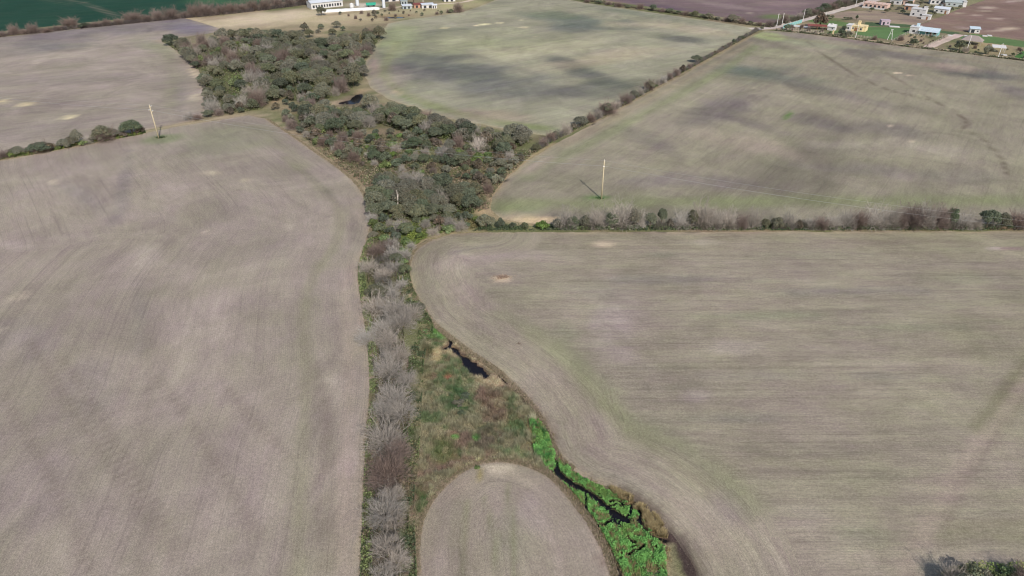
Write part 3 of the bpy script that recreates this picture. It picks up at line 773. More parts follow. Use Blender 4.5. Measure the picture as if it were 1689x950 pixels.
RB6 = [(800, 383), (745, 386), (710, 395), (685, 411), (674, 432), (673, 456), (681, 482), (696, 507), (712, 530), (740, 554), (780, 584), (820, 611), (850, 639), (876, 667), (896, 698), (912, 735), (922, 755), (946, 775), (976, 795), (1010, 806), (1050, 827), (1085, 857), (1110, 884), (1140, 930), (1150, 960), (1165, 1050), (1170, 1300)]
field([(2300, 383), (1689, 381), (1200, 382)] + RB6 + [(2300, 1300)],
      1.3, 0.0, M_FIELD_R, (156, 147, 134),
      [('b', p, rx, ry, a, c, s) for p, rx, ry, a, c, s in [
       ((993, 402), 24, 6, 0, (186, 170, 150), .85), ((828, 460), 17, 6, 0, (200, 184, 158), .95), ((1010, 530), 40, 50, 60, (166, 152, 146), .6), ((1020, 580), 60, 18, 25, (166, 154, 143), .5), ((1210, 572), 60, 14, 0, (168, 157, 145), .5), ((1150, 655), 30, 14, 0, (166, 152, 146), .6), ((1250, 620), 120, 10, 0, (144, 134, 124), .6),
       ((1400, 480), 160, 9, 0, (138, 130, 120), .6), ((1100, 460), 150, 9, 0, (142, 134, 124), .6), ((1550, 600), 140, 9, 0, (164, 154, 136), .6), ((1200, 690), 140, 9, 0, (138, 130, 120), .6), ((1000, 480), 90, 14, 0, (150, 142, 128), .5), ((760, 430), 50, 14, -10, (166, 152, 142), .7), ((780, 410), 40, 5, -10, (142, 132, 124), .6),
       ((860, 420), 60, 12, 0, (162, 148, 140), .6), ((1430, 880), 60, 22, 10, (142, 138, 118), .5), ((1350, 740), 110, 12, 0, (148, 138, 124), .5), ((1250, 520), 140, 8, 0, (140, 136, 118), .6), ((1500, 540), 140, 7, 0, (142, 138, 118), .6), ((1600, 460), 100, 9, 0, (146, 140, 122), .6),
       ((1150, 400), 60, 6, 0, (164, 154, 140), .7), ((1050, 800), 40, 50, -50, (152, 140, 132), .5), ((1180, 850), 50, 40, -45, (150, 138, 130), .5), ((1000, 700), 30, 50, -35, (160, 146, 138), .5), ((1320, 850), 70, 30, 0, (160, 150, 136), .5), ((1560, 800), 80, 20, 0, (164, 152, 136), .5), ((1440, 620), 70, 7, 0, (134, 128, 116), .5),
       ((1090, 850), 26, 12, 40, (126, 112, 106), .7), ((1120, 905), 18, 30, -25, (120, 104, 100), .7), ((1660, 409), 30, 3, 0, (150, 130, 126), .8), ((1640, 411), 16, 2, 0, (190, 176, 170), .6), ((930, 545), 26, 18, 20, (146, 144, 120), .6), ((855, 568), 7, 4, 30, (132, 112, 98), .8), ((845, 545), 50, 14, 45, (164, 148, 140), .6), ((800, 530), 26, 30, -40, (150, 140, 128), .5),
       ((1090, 420), 40, 5, 0, (140, 134, 120), .5), ((1350, 420), 120, 6, 0, (152, 144, 128), .6), ((1250, 790), 40, 14, 20, (146, 144, 120), .5)]]
      + [('s', [(820, 520), (860, 540), (905, 565), (945, 600), (985, 645), (1030, 690), (1090, 722), (1150, 750), (1200, 790), (1240, 830)], 4.0, 2.6, (138, 140, 112), .72), ('s', [(870, 555), (930, 600), (975, 650), (1030, 705), (1100, 750), (1160, 800)], 3.0, 2.0, (146, 144, 118), .55),
         ('s', [(1730, 545), (1690, 605), (1650, 665), (1612, 708)], 2.4, 1.4, (124, 120, 98), .8), ('s', [(1740, 590), (1700, 640), (1660, 690), (1640, 708)], 1.0, .8, (132, 124, 108), .7), ('s', [(1720, 590), (1680, 645), (1640, 700), (1600, 748), (1560, 820), (1510, 905), (1470, 1000)], 1.9, 1.2, (168, 154, 144), .7), ('s', [(1650, 712), (1600, 780), (1560, 860)], 1.0, .8, (140, 126, 120), .5), ('s', [(1560, 870), (1620, 868), (1700, 866)], 1.4, .8, (134, 132, 104), .6), ('s', [(1550, 892), (1620, 890), (1700, 889)], 1.2, .8, (132, 130, 106), .6),
         ('s', [(1170, 740), (1250, 800), (1290, 850), (1330, 960)], 4, 3, (150, 140, 128), .5), ('s', [(1030, 812), (1060, 829), (1085, 848), (1104, 872)], 1.6, 1.0, (84, 70, 64), .9), ('s', [(1096, 884), (1120, 891), (1132, 920), (1146, 955), (1158, 1000)], 2.4, 0.9, (74, 60, 60), .95), ('s', [(850, 640), (878, 668), (898, 700), (914, 738)], 0.8, 0.6, (112, 94, 84), .8), ('s', [(770, 480), (800, 520), (850, 560), (900, 610), (950, 680), (1000, 745), (1100, 810), (1180, 890)], 5, 4, (164, 150, 142), .5), ('s', [(760, 470), (775, 490), (800, 512)], .5, .5, (182, 168, 158), .5)],
      rows_edge(RB6, 15, 0), 0.16, 'large sown field on the right with straight seed rows', patch=((140, 134, 116), 0.5, (0.006, 0.07), 0.5), edge=((192, 172, 146), 1.4, .35))

RB7 = [(688, 1300), (687, 950), (686, 900), (692, 862), (706, 830), (730, 801), (760, 776), (790, 762), (830, 758), (870, 766), (905, 782), (932, 808), (960, 842), (982, 875), (1001, 912), (1014, 950), (1040, 1050), (1060, 1300)]
field(RB7, 0.9, 0.004, M_FIELD, (156, 145, 134),
      [('b', (815, 772), 34, 10, 4, (188, 174, 156), .85), ('b', (860, 790), 40, 12, 20, (176, 162, 146), .6), ('b', (790, 785), 5, 14, 10, (150, 136, 96), .85), ('b', (770, 800), 30, 16, -30, (162, 148, 132), .6), ('b', (840, 900), 40, 60, 0, (142, 136, 120), .5), ('b', (760, 860), 20, 60, 10, (150, 140, 124), .5), ('b', (880, 850), 26, 40, -20, (166, 152, 144), .5),
       ('b', (730, 900), 14, 60, 5, (164, 150, 140), .5), ('b', (990, 925), 9, 20, -25, (124, 106, 94), .7), ('s', [(835, 800), (845, 860), (850, 960)], 0.7, 0.6, (132, 132, 106), .6), ('s', [(800, 820), (812, 880), (822, 960)], 0.6, 0.5, (134, 134, 108), .55), ('s', [(770, 830), (765, 890), (765, 960)], 0.6, 0.5, (138, 136, 110), .5), ('s', [(880, 830), (910, 890), (925, 960)], 0.6, 0.5, (172, 158, 150), .5)],
      rows_edge(RB7, 60, 90), 0.10, 'rounded tongue of sown field at the bottom middle', edge=((182, 164, 140), 1.0, .35), wob=0.5)

field([(-700, 126), (-300, 76), (0, 52), (130, 38), (300, 22), (420, 10), (520, -5), (560, -30), (400, -120), (-900, -120)], 4.0, 0.0, M_CROP, (32, 70, 56),  # cloud shade over this crop is painted in as a darker base green
      [('s', [(40, -8), (130, 3), (158, 12), (190, 27)], 2.2, 1.0, (118, 112, 100), .85), ('s', [(-20, -6), (60, -1), (120, 8)], 1.5, 1.5, (84, 96, 80), .6), ('b', (340, 2), 40, 6, -5, (62, 100, 66), .6), ('b', (420, 0), 60, 5, -4, (66, 104, 68), .6)],
      rows_dir(20), 0.06, 'deep green crop field in the top left corner')
field([(930, -18), (975, -3), (1050, 8), (1150, 21), (1240, 36), (1282, 39), (1300, 33), (1360, 14), (1430, -7), (1500, -30), (1480, -110), (700, -110), (800, -50)], 4.0, 0.0, M_PLOUGH, (122, 104, 108),
      [('b', (1240, 22), 10, 1.5, 5, (176, 158, 146), .8), ('b', (1190, 8), 90, 4, 8, (142, 124, 122), .7), ('b', (1280, 27), 30, 5, 0, (110, 120, 80), .7), ('b', (1100, 12), 80, 5, 10, (108, 90, 98), .7), ('b', (1300, 5), 60, 5, 0, (138, 118, 116), .6), ('s', [(1210, 8), (1222, 14), (1216, 18)], 1.0, 1.0, (74, 64, 74), .7)],
      rows_dir(-12), 0.13, 'purple-brown ploughed field at the top right of centre')
field([(1512, 42), (1560, 48), (1600, 53), (1640, 59), (1700, 66), (1900, 90), (2100, 60), (1900, -60), (1690, -30), (1625, 0), (1598, 9), (1575, 18), (1545, 30)], 3.4, 0.0, M_PLOUGH, (136, 113, 106),
      [('b', (1625, 13), 16, 2, 0, (180, 160, 146), .8), ('b', (1625, 18), 14, 1.4, 0, (178, 158, 142), .7), ('b', (1610, 25), 14, 1.5, 0, (176, 156, 142), .7), ('b', (1640, 31), 16, 1.6, 0, (180, 160, 146), .8), ('b', (1580, 22), 10, 1.6, 0, (178, 160, 142), .7), ('b', (1665, 47), 24, 3, -4, (186, 166, 146), .8), ('b', (1650, 50), 30, 2, -4, (176, 156, 140), .7), ('b', (1590, 46), 30, 2, 4, (164, 144, 134), .7), ('b', (1672, 2), 20, 1.4, -4, (176, 158, 146), .7), ('b', (1600, 35), 20, 1.2, 0, (158, 138, 130), .6)],
      rows_dir(-20), 0.10, 'reddish brown ploughed field behind the houses')
field([(1350, 24), (1400, 18), (1440, 17), (1480, 20), (1515, 27), (1542, 30), (1512, 42), (1470, 38), (1420, 32), (1370, 29)], 3.0, -0.02, M_PLOUGH, (150, 134, 120),
      [('b', (1430, 24), 40, 3, 3, (140, 122, 112), .6), ('b', (1500, 33), 30, 3, 5, (136, 118, 108), .6), ('b', (1420, 33), 60, 2, 4, (122, 112, 102), .6)], rows_dir(-15), 0.10, 'fallow brown plot between the two rows of houses')
for i, (pp, c, lab) in enumerate([
    ([(1326, 33), (1350, 31), (1400, 37), (1425, 40), (1400, 44), (1370, 42), (1345, 38)], (104, 126, 80), 'lawn behind the round tree and the yellow house'),
    ([(1408, 50), (1425, 44), (1500, 45), (1507, 51), (1478, 66), (1440, 62), (1412, 57)], (98, 128, 82), 'bright lawn right of the yellow house'),
    ([(1425, 36), (1500, 40), (1560, 51), (1590, 54), (1576, 58), (1540, 52), (1502, 44.5), (1426, 43)], (82, 102, 72), 'darker lawn strip behind the turquoise house'),
    ([(1578, 60), (1605, 55), (1640, 60), (1700, 69), (1760, 80), (1689, 78), (1620, 70), (1585, 65)], (98, 124, 80), 'lawn behind the thatched shelter'),
    ([(1670, 94), (1685, 84), (1760, 88), (1760, 104), (1690, 99)], (80, 120, 66), 'small lawn at the right edge'),
    ([(1360, 54), (1372, 50), (1390, 49), (1382, 56)], (96, 120, 76), 'lawn beside the small white cabin')]):
    field(pp, 1.8, -0.03 - 0.004 * i, M_CROP, c, [], rows_dir(10), 0.08, lab, name='lawn', wob=0.3)

def ribbon(name, label, px, width, z, colr, st=1.5):
    ln = densify(spline(GP(px), 5), st, False)
    t = np.gradient(ln, axis=0); t /= np.linalg.norm(t, axis=1)[:, None] + 1e-9
    n = np.stack([-t[:, 1], t[:, 0]], 1)
    offs = np.linspace(-0.5, 0.5, 6); V = []
    for j, o in enumerate(offs):
        wv = width * o * (1 + 0.25 * (fbm(ln[:, 0] * 0.2 + j, ln[:, 1] * 0.2, 81) - 0.5) * 2)
        V.append(ln + n * wv[:, None])
    V = np.stack(V, 1); m_, k_ = V.shape[:2]
    ii = np.arange(m_ * k_).reshape(m_, k_)
    F = np.stack([ii[:-1, :-1].ravel(), ii[:-1, 1:].ravel(), ii[1:, 1:].ravel(), ii[1:, :-1].ravel()], 1)
    Q = V.reshape(-1, 2)
    C = np.tile(alb(*colr), (len(Q), 1)) * (0.8 + 0.4 * fbm(Q[:, 0] * 0.25, Q[:, 1] * 0.25, 83)[:, None])
    ruts = np.tile((np.abs(np.abs(offs) - 0.3) > 0.15), m_)
    C[ruts] *= 0.93
    me = np_mesh(name, np.column_stack([Q, np.full(len(Q), z)]), F, M_DIRT, C)
    return tag(link(bpy.data.objects.new(name, me)), label, kind='structure')
ribbon('dirt_road', 'pale dirt road climbing past the turquoise wall', [(1238, 48), (1262, 46.5), (1285, 43), (1310, 36.5), (1330, 31.5), (1360, 23), (1400, 12), (1432, 3), (1480, -10), (1560, -32)], 6.0, 0.03, (204, 192, 186))
ribbon('dirt_track', 'narrow tan track along the village fences', [(1256, 48.5), (1290, 48), (1330, 53), (1400, 61.5), (1480, 72.5), (1560, 82), (1620, 90), (1689, 98), (1800, 113)], 2.6, 0.022, (182, 164, 142))
ribbon('driveway', 'pale dirt driveway rising between two plots', [(1527, 79.5), (1540, 74), (1555, 68), (1570, 62), (1584, 57)], 5.0, 0.034, (206, 186, 176))
ribbon('dirt_track', 'thin pale track through the top middle yard', [(560, 20), (600, 16), (640, 13), (700, 8), (760, 4), (800, -6)], 3.0, 0.012, (214, 198, 176))
# ------------------------------------------------------------------ plants: prototypes
def rand_dirs(n, up=0.0):
    d = rng.normal(size=(n, 3)); d[:, 2] += up
    return d / np.linalg.norm(d, axis=1)[:, None]

def leaf_quads(c, size, nrm, aspect=1.5):
    """pointed leaf-spray quads (rhombs) centred on c"""
    n = len(c)
    a = rng.normal(size=(n, 3)); a -= (a * nrm).sum(1)[:, None] * nrm
    a /= np.linalg.norm(a, axis=1)[:, None] + 1e-9
    b = np.cross(nrm, a)
    s = size[:, None] * 0.5
    V = np.stack([c - a * s * aspect, c + b * s, c + a * s * aspect, c - b * s], 1).reshape(-1, 3)
    V[3::4] += nrm * s * 0.25; V[1::4] += nrm * s * 0.25
    F = np.arange(4 * n).reshape(n, 4)
    return V, F

def crown_mesh(name, r, h0, h1, lobes, nleaf, lsize, base, var, flat=0.75, hollow=0.55, droop=0.0):
    """a crown of many small leaf sprays gathered on uneven clumps"""
    cs = []; cr = []
    for i in range(lobes):
        a = 2.39996 * i + rng.uniform(-0.5, 0.5); q = math.sqrt((i + 0.4) / lobes)
        rad = r * q * rng.uniform(0.62, 0.86)
        zc = h0 + (h1 - h0) * (0.45 + 0.42 * (1 - q * q) + rng.uniform(-0.14, 0.12))
        cs.append((rad * math.cos(a), rad * math.sin(a), zc)); cr.append(r * rng.uniform(0.28, 0.46))
    cs = np.array(cs); cr = np.array(cr)
    pk = rng.choice(lobes, nleaf, p=cr ** 2 / (cr ** 2).sum())
    d = rand_dirs(nleaf, 0.35)
    rr = cr[pk] * (hollow + (1 - hollow) * rng.random(nleaf) ** 0.6) * rng.uniform(0.85, 1.15, nleaf)
    pos = cs[pk] + d * rr[:, None] * np.array([1, 1, flat])
    pos[:, 2] -= droop * np.hypot(pos[:, 0], pos[:, 1])
    pos[:, 2] = np.maximum(pos[:, 2], h0 * 0.5)
    nrm = d * 0.6 + rand_dirs(nleaf, 0.4) * 0.7
    nrm /= np.linalg.norm(nrm, axis=1)[:, None]
    V, F = leaf_quads(pos, lsize * rng.uniform(0.6, 1.35, nleaf), nrm)
    lobe_tone = rng.uniform(1 - var, 1 + var, lobes)[pk] * rng.uniform(1 - var, 1 + var, nleaf)
    b = np.asarray(base)
    hue = rng.random(nleaf)[:, None]
    col = b[None, :] * lobe_tone[:, None] * (1 + (hue - 0.5) * np.array([0.35, 0.1, -0.1]))
    me = np_mesh(name, V, F, M_LEAF, np.repeat(np.clip(col, 0.005, 0.6), 4, 0))
    return me, cs

def trunk_mesh(name, tips, h0, r0, mat):
    mb = MB()
    k = min(len(tips), 6)
    fork = Vector((rng.uniform(-.1, .1), rng.uniform(-.1, .1), h0 * 0.55))
    mb.tube([(0, 0, -0.3), (0.02, 0, h0 * 0.25), fork], [r0 * 1.35, r0, r0 * 0.85], 6)
    for t in tips[:k]:
        t = Vector(t); mid = fork.lerp(t, 0.5) + Vector((rng.uniform(-.2, .2), rng.uniform(-.2, .2), 0.15))
        mb.tube([fork - Vector((0, 0, 0.15)), mid, t], [r0 * 0.6, r0 * 0.38, r0 * 0.12], 5)
    me = bpy.data.meshes.new(name); me.from_pydata(mb.v, [], mb.f); me.materials.append(mat)
    return me

def bare_meshes(name, height, spread, stems, density, twig_r, mat, upright=0.5, trunk_h=0.0, slivers=3000):
    """leafless tree: trunk part with stems, crown part with branches and twigs"""
    tr = MB(); V = []; Fq = []
    def prism(p, q, ra, rb):
        p = np.asarray(p, float); q = np.asarray(q, float)
        d = q - p; l = np.linalg.norm(d) + 1e-9; d = d / l
        u = np.cross(d, (0.31, 0.77, 0.55)); u /= np.linalg.norm(u) + 1e-9
        w_ = np.cross(d, u)
        b = len(V)
        for (c, r_) in ((p, ra), (q, rb)):
            for k in range(3):
                a = 2.0944 * k
                V.append(c + (u * math.cos(a) + w_ * math.sin(a)) * r_)
        for k in range(3):
            Fq.append((b + k, b + (k + 1) % 3, b + 3 + (k + 1) % 3, b + 3 + k))
    def jit(d, s, up):
        e = d + rng.normal(size=3) * s
        e[2] += up
        return e / np.linalg.norm(e)
    def grow(p, d, length, r_, level):
        if level == 0 or length < 0.16:
            return
        n = 3 if level > 1 else 2
        pts = [np.asarray(p, float)]
        dd = d
        for i in range(n):
            dd = jit(dd, 0.16, 0.05 if level > 2 else 0.03)
            pts.append(pts[-1] + dd * length / n)
            ra = r_ * (1 - 0.6 * i / n); rb = r_ * (1 - 0.6 * (i + 1) / n)
            prism(pts[-2], pts[-1], ra, rb)
        kids = int(density + rng.random())
        for k in range(kids):
            t = 0.25 + 0.75 * (k + rng.random() * 0.8) / kids
            i = min(int(t * n), n - 1)
            base = pts[i] + (pts[i + 1] - pts[i]) * (t * n - i)
            side = jit(dd, 0.62, 0.12)
            grow(base, side, length * rng.uniform(0.42, 0.68), r_ * 0.52, level - 1)
    base = np.array([0, 0, -0.2])
    if trunk_h > 0:
        tr.tube([(0, 0, -0.3), (0.03, 0.02, trunk_h * .5), (0, 0, trunk_h)], [0.2, 0.15, 0.13], 6)
        base = np.array([0, 0, trunk_h - 0.1])
    for s in range(stems):
        a = 2 * math.pi * (s + rng.uniform(-.3, .3)) / stems
        out = spread * rng.uniform(0.5, 1.0)
        tip = np.array([math.cos(a) * out * 0.62, math.sin(a) * out * 0.62, height * rng.uniform(0.5, 0.72) * (1.1 - 0.25 * out / spread)])
        st = base + np.array([math.cos(a), math.sin(a), 0]) * (0.12 if trunk_h == 0 else 0.02)
        mid = st + (tip - st) * 0.5 + np.array([0, 0, 0.12 * height * upright])
        r0 = twig_r * 3.6
        tr.tube([tuple(st), tuple(mid), tuple(tip)], [r0, r0 * 0.75, r0 * 0.4], 5)
        d0 = (tip - mid); d0 /= np.linalg.norm(d0)
        L = height * 0.42
        grow(tip, d0, L, r0 * 0.45, 3)
        for t in (0.3, 0.5, 0.68, 0.84):
            q = mid + (tip - mid) * ((t - 0.5) * 2) if t > 0.5 else st + (mid - st) * (t * 2)
            side = np.array([math.cos(a + rng.uniform(-1.5, 1.5)), math.sin(a + rng.uniform(-1.5, 1.5)), rng.uniform(0.3, 0.9)])
            grow(q, side / np.linalg.norm(side), L * rng.uniform(0.6, 0.95), r0 * 0.38, 3)
    ns = slivers
    d = rand_dirs(ns, 0.3); d[:, 2] = np.abs(d[:, 2]) + 0.03
    d /= np.linalg.norm(d, axis=1)[:, None]
    wob = 0.66 + 0.6 * vnoise(np.arctan2(d[:, 1], d[:, 0]) * 2.6 + 9, d[:, 2] * 3.7, int(rng.integers(99)))
    rr = (0.22 + 0.70 * rng.random(ns) ** 0.7) * wob
    ext = np.array([spread, spread, height * 0.86])
    pos = d * rr[:, None] * ext + np.array([0, 0, 0.2])
    t = d * ext; t /= np.linalg.norm(t, axis=1)[:, None]
    t = t + rng.normal(size=(ns, 3)) * 0.30
    t /= np.linalg.norm(t, axis=1)[:, None]
    ln = rng.uniform(0.7, 1.7, ns)[:, None] * spread / 4.0
    sd = np.cross(t, rng.normal(size=(ns, 3))); sd /= np.linalg.norm(sd, axis=1)[:, None] + 1e-9
    wv = rng.uniform(0.6, 1.3, ns)[:, None] * twig_r * 0.9
    b0 = len(V)
    V += list(np.stack([pos - sd * wv, pos + sd * wv, pos + t * ln + sd * wv * 0.2, pos + t * ln - sd * wv * 0.2], 1).reshape(-1, 3))
    Fq += [(b0 + 4 * k, b0 + 4 * k + 1, b0 + 4 * k + 2, b0 + 4 * k + 3) for k in range(ns)]
    tm = bpy.data.meshes.new(name + '_trunk'); tm.from_pydata(tr.v, [], tr.f); tm.materials.append(mat)
    cm = np_mesh(name + '_crown', np.array(V), np.array(Fq), mat)
    return tm, cm

OLIVE = alb(122, 122, 95, 1.0); OLIVE2 = alb(114, 121, 92, 1.0); GREY_OLIVE = alb(128, 126, 106, 1.0); DARKG = alb(102, 113, 88, 1.0)
YGREEN = alb(118, 138, 72, 0.9); BROWNISH = alb(120, 108, 90, 1.0)
PROTO = {}
def add_proto(kind, pair, r):
    PROTO.setdefault(kind, []).append((*pair, r))
for i in range(6):
    c, tips = crown_mesh('crown', 3.2, 0.9, 4.9, 20 + i, 4200, 0.235, (OLIVE, OLIVE2, GREY_OLIVE, OLIVE, DARKG, GREY_OLIVE)[i], 0.13, flat=0.62)
    add_proto('evergreen', (trunk_mesh('trunk', tips, 1.9, 0.17, M_TRUNK), c), 3.2)
for i in range(4):
    c, tips = crown_mesh('crown', 1.5, 0.1, 2.3, 12, 1500, 0.17, (OLIVE2, GREY_OLIVE, DARKG, BROWNISH)[i], 0.25, flat=0.8)
    add_proto('shrub', (trunk_mesh('trunk', tips, 0.7, 0.07, M_TRUNK), c), 1.5)
for i in range(3):
    c, tips = crown_mesh('crown', 1.3, 0.0, 1.3, 12, 1300, 0.17, YGREEN * (0.85 + 0.15 * i), 0.28, flat=0.7)
    add_proto('bright_shrub', (trunk_mesh('trunk', tips, 0.5, 0.05, M_TRUNK), c), 1.3)
for i in range(3):
    c, tips = crown_mesh('crown', 1.1, 0.3, 4.4, 10, 900, 0.28, DARKG, 0.2, flat=1.2)
    add_proto('conifer', (trunk_mesh('trunk', tips, 1.2, 0.12, M_TRUNK), c), 1.1)
for i in range(6):
    add_proto('bare', bare_meshes('bare', 6.4, 3.9, 7 + i % 3, 5.2, 0.029, M_TWIG, 0.5, slivers=1700), 4.0)
for i in range(4):
    add_proto('bare_brown', bare_meshes('bare', 5.6, 3.0, 7, 4.6, 0.030, M_TWIG_BROWN, 0.7, slivers=2600), 3.1)
add_proto('bare_pale', bare_meshes('bare', 7.0, 3.4, 7, 4.8, 0.03, M_DEADWOOD, 0.8, 1.0, slivers=1200), 3.4)

ORD = ['first', 'second', 'third', 'fourth', 'fifth', 'sixth', 'seventh', 'eighth', 'ninth', 'tenth', 'eleventh', 'twelfth', 'thirteenth', 'fourteenth', 'fifteenth', 'sixteenth', 'seventeenth', 'eighteenth', 'nineteenth', 'twentieth']
def ordinal(i):
    if i < 20: return ORD[i]
    tens = ['', '', 'twenty', 'thirty', 'forty', 'fifty', 'sixty', 'seventy', 'eighty', 'ninety'][(i + 1) // 10]
    u = (i + 1) % 10
    return tens[:-1] + 'ieth' if u == 0 else tens + '-' + ORD[u - 1]

NAMES = {'evergreen': 'evergreen_tree', 'shrub': 'shrub', 'bright_shrub': 'leafy_shrub', 'conifer': 'dark_tree', 'bare': 'bare_tree', 'bare_brown': 'bare_tree', 'bare_pale': 'dead_tree'}
CATS = {'evergreen': 'tree', 'shrub': 'shrub', 'bright_shrub': 'shrub', 'conifer': 'tree', 'bare': 'tree', 'bare_brown': 'tree', 'bare_pale': 'tree'}
PLANTS = []
def plant(kind, xy, r, label, group, hs=1.0, cat=None):
    """one tree or shrub: an empty at its foot with trunk and crown"""
    tm, cm, pr = random.choice(PROTO[kind])
    s = r / pr
    o = empty(NAMES[kind], (xy[0], xy[1], 0.0), random.uniform(0, 6.283))
    o.scale = (s * random.uniform(0.92, 1.08), s * random.uniform(0.92, 1.08), s * hs * random.uniform(0.92, 1.08))
    link(bpy.data.objects.new('trunk', tm), o)
    link(bpy.data.objects.new('crown', cm), o)
    tag(o, label, cat or CATS[kind], group)
    PLANTS.append((xy[0], xy[1], r))
    return o

HOUSES = GP([(1411, 49), (1405, 50), (1526, 55), (1516, 55), (1370, 49), (1460, 40.5), (1607, 53), (1512, 25.5), (1526, 31), (1551, 20), (1549, 6), (1572, 9), (1580, 9), (1476, 5.5), (1493, 6), (1501, 15.5), (1442, 12), (1434, 13), (1450, 13), (1602, 72), (1645, 86), (1347, 47.5), (545, 10), (540, 19), (560, 18), (580, 17), (600, 16), (620, 15), (633, 13), (612, 10), (692, 11.5), (706, 12), (717, 13), (672, 13.5), (667, 5.5)])
def scatter(poly, spacing, n_max, avoid=None, tries=6000, jitter=None):
    lo, hi = poly.min(0), poly.max(0)
    pts = []
    cand = rng.uniform(lo, hi, (tries, 2))
    cand = cand[inside(cand, poly)]
    if avoid is not None:
        for av in avoid:
            cand = cand[~inside(cand, av)]
    cand = cand[water_depth(cand) > 1.5]
    cand = cand[((cand[:, None, :] - HOUSES[None]) ** 2).sum(2).min(1) > 8.0 ** 2]
    A = np.empty((0, 2))
    for c in cand:
        if len(A) == 0 or ((A - c) ** 2).sum(1).min() > spacing ** 2:
            A = np.vstack([A, c])
            if len(A) >= n_max: break
    return A

# ------------------------------------------------------------------ plants: the thickets
CLEAR = [GP([(585, 55), (603, 55), (600, 80), (602, 104), (592, 106), (588, 80)]), GP([(540, 167), (570, 160), (595, 148), (600, 156), (575, 176)]), GP([(446, 176), (468, 158), (480, 172), (470, 190), (450, 190)])]
T_SPARSE = GP([(470, 200), (505, 208), (560, 226), (640, 222), (760, 242), (850, 252), (870, 262), (835, 290), (815, 312), (790, 305), (740, 292), (660, 282), (600, 276), (560, 262), (510, 235), (480, 214)])

KTXT = {'evergreen': 'round olive evergreen tree', 'shrub': 'low olive shrub', 'bright_shrub': 'low bright green shrub', 'bare': 'leafless grey tree', 'bare_brown': 'leafless brown tree', 'bare_pale': 'bleached dead tree', 'conifer': 'narrow dark tree'}
def fill(poly, spacing, n, kinds, rr, where, group, avoid=None, hs=(0.85, 1.1)):
    """fill a patch; each plant is told by its row counted from the near side and its place from the left"""
    A = scatter(poly, spacing, n, avoid, 9000)
    A = A[np.argsort(A[:, 1])]
    nrow = max(1, int(round(len(A) / 11)))
    for ri, row in enumerate(np.array_split(A, nrow)):
        ang = row[:, 0] / (row[:, 1] * CT + CAM_H * ST)
        for pi, p in enumerate(row[np.argsort(ang)]):
            k = random.choices(list(kinds), list(kinds.values()))[0]
            sz = random.uniform(*rr) * (0.8 if k in ('shrub', 'bright_shrub') else 1)
            plant(k, p, sz, '%s, %s from left, %s row of the %s' % (KTXT[k], ordinal(pi), ordinal(ri), where), 'plants of the ' + group, random.uniform(*hs))
    return len(A)

T_UPL = GP([(300, 76), (420, 66), (440, 120), (430, 176), (350, 186), (340, 140), (318, 100)])
n_upl = fill(T_UPL, 5.2, 70, {'evergreen': 0.42, 'bare': 0.26, 'bare_brown': 0.10, 'bright_shrub': 0.22}, (2.2, 3.8),
            'loose left thicket', 'loose left thicket', CLEAR)
n_up = fill(T_UP, 4.4, 240, {'evergreen': 0.60, 'bare': 0.05, 'bare_brown': 0.07, 'shrub': 0.28}, (1.9, 4.0),
            'broad upper thicket', 'broad upper thicket', CLEAR + [T_UPL])
n_mid = fill(T_MID, 4.0, 100, {'evergreen': 0.66, 'bare': 0.05, 'bare_brown': 0.07, 'shrub': 0.22}, (2.0, 3.7),
             'thicket below the pond', 'thicket below the pond', [GP([(540, 150), (606, 146), (614, 186), (560, 194), (540, 180)])])
n_low = fill(T_LOW, 3.5, 48, {'evergreen': 0.9, 'bare': 0.1}, (2.3, 3.5),
             'clump heading the belt', 'clump heading the long tree belt')
fill(T_SPARSE, 3.2, 150, {'evergreen': 0.12, 'shrub': 0.58, 'bare': 0.06, 'bare_brown': 0.10, 'bright_shrub': 0.14}, (1.2, 2.7),
     'open scrub', 'open scrub between the thickets')
fill(GP([(450, 176), (500, 170), (540, 178), (505, 205), (470, 196)]), 5.0, 12, {'evergreen': .3, 'shrub': .7}, (1.6, 2.6), 'clearing by the pond', 'clearing by the pond')
fill(GP([(500, 62), (555, 62), (590, 50), (560, 46), (500, 46)]), 9.0, 10, {'shrub': .5, 'evergreen': .5}, (1.8, 2.8), 'sandy clearing', 'sandy clearing')
fill(T_RIM, 2.6, 46, {'evergreen': .14, 'shrub': .36, 'bright_shrub': .25, 'bare': .25}, (1.2, 2.3), 'curved field corner', 'curved field corner')
for x, y, r, k, lb in [(790, 252, 2.9, 'bare_pale', 'pale leafless tree standing out among the dark evergreens'), (832, 256, 2.8, 'evergreen', 'rounded evergreen tree right of the pale leafless tree'),
                       (762, 274, 3.0, 'evergreen', 'broad evergreen tree below the pale leafless tree'), (628, 300, 1.9, 'evergreen', 'small dark evergreen at the upper left of the lower clump'),
                       (826, 276, 2.0, 'evergreen', 'evergreen tree at the field corner beside the scrub'), (737, 258, 2.2, 'bare', 'grey bushy tree left of the broad evergreen in the scrub'),
                       (805, 318, 1.9, 'bare_brown', 'brown leafless shrub at the left tip of the upper right field')]:
    plant(k, G(x, y), r, lb, None)
for x, y, r, k, lb in [(756, 668, 1.1, 'shrub', 'left dark green bush in the middle of the marsh'), (768, 656, 1.0, 'shrub', 'right dark green bush in the middle of the marsh'), (762, 684, 0.8, 'shrub', 'lowest dark green bush in the middle of the marsh'), (787, 772, 0.5, 'bright_shrub', 'small bush on the top edge of the rounded field'), (716, 556, 0.9, 'bright_shrub', 'bright green bush at the head of the creek')]:
    plant(k, G(x, y), r, lb, None, 0.6)
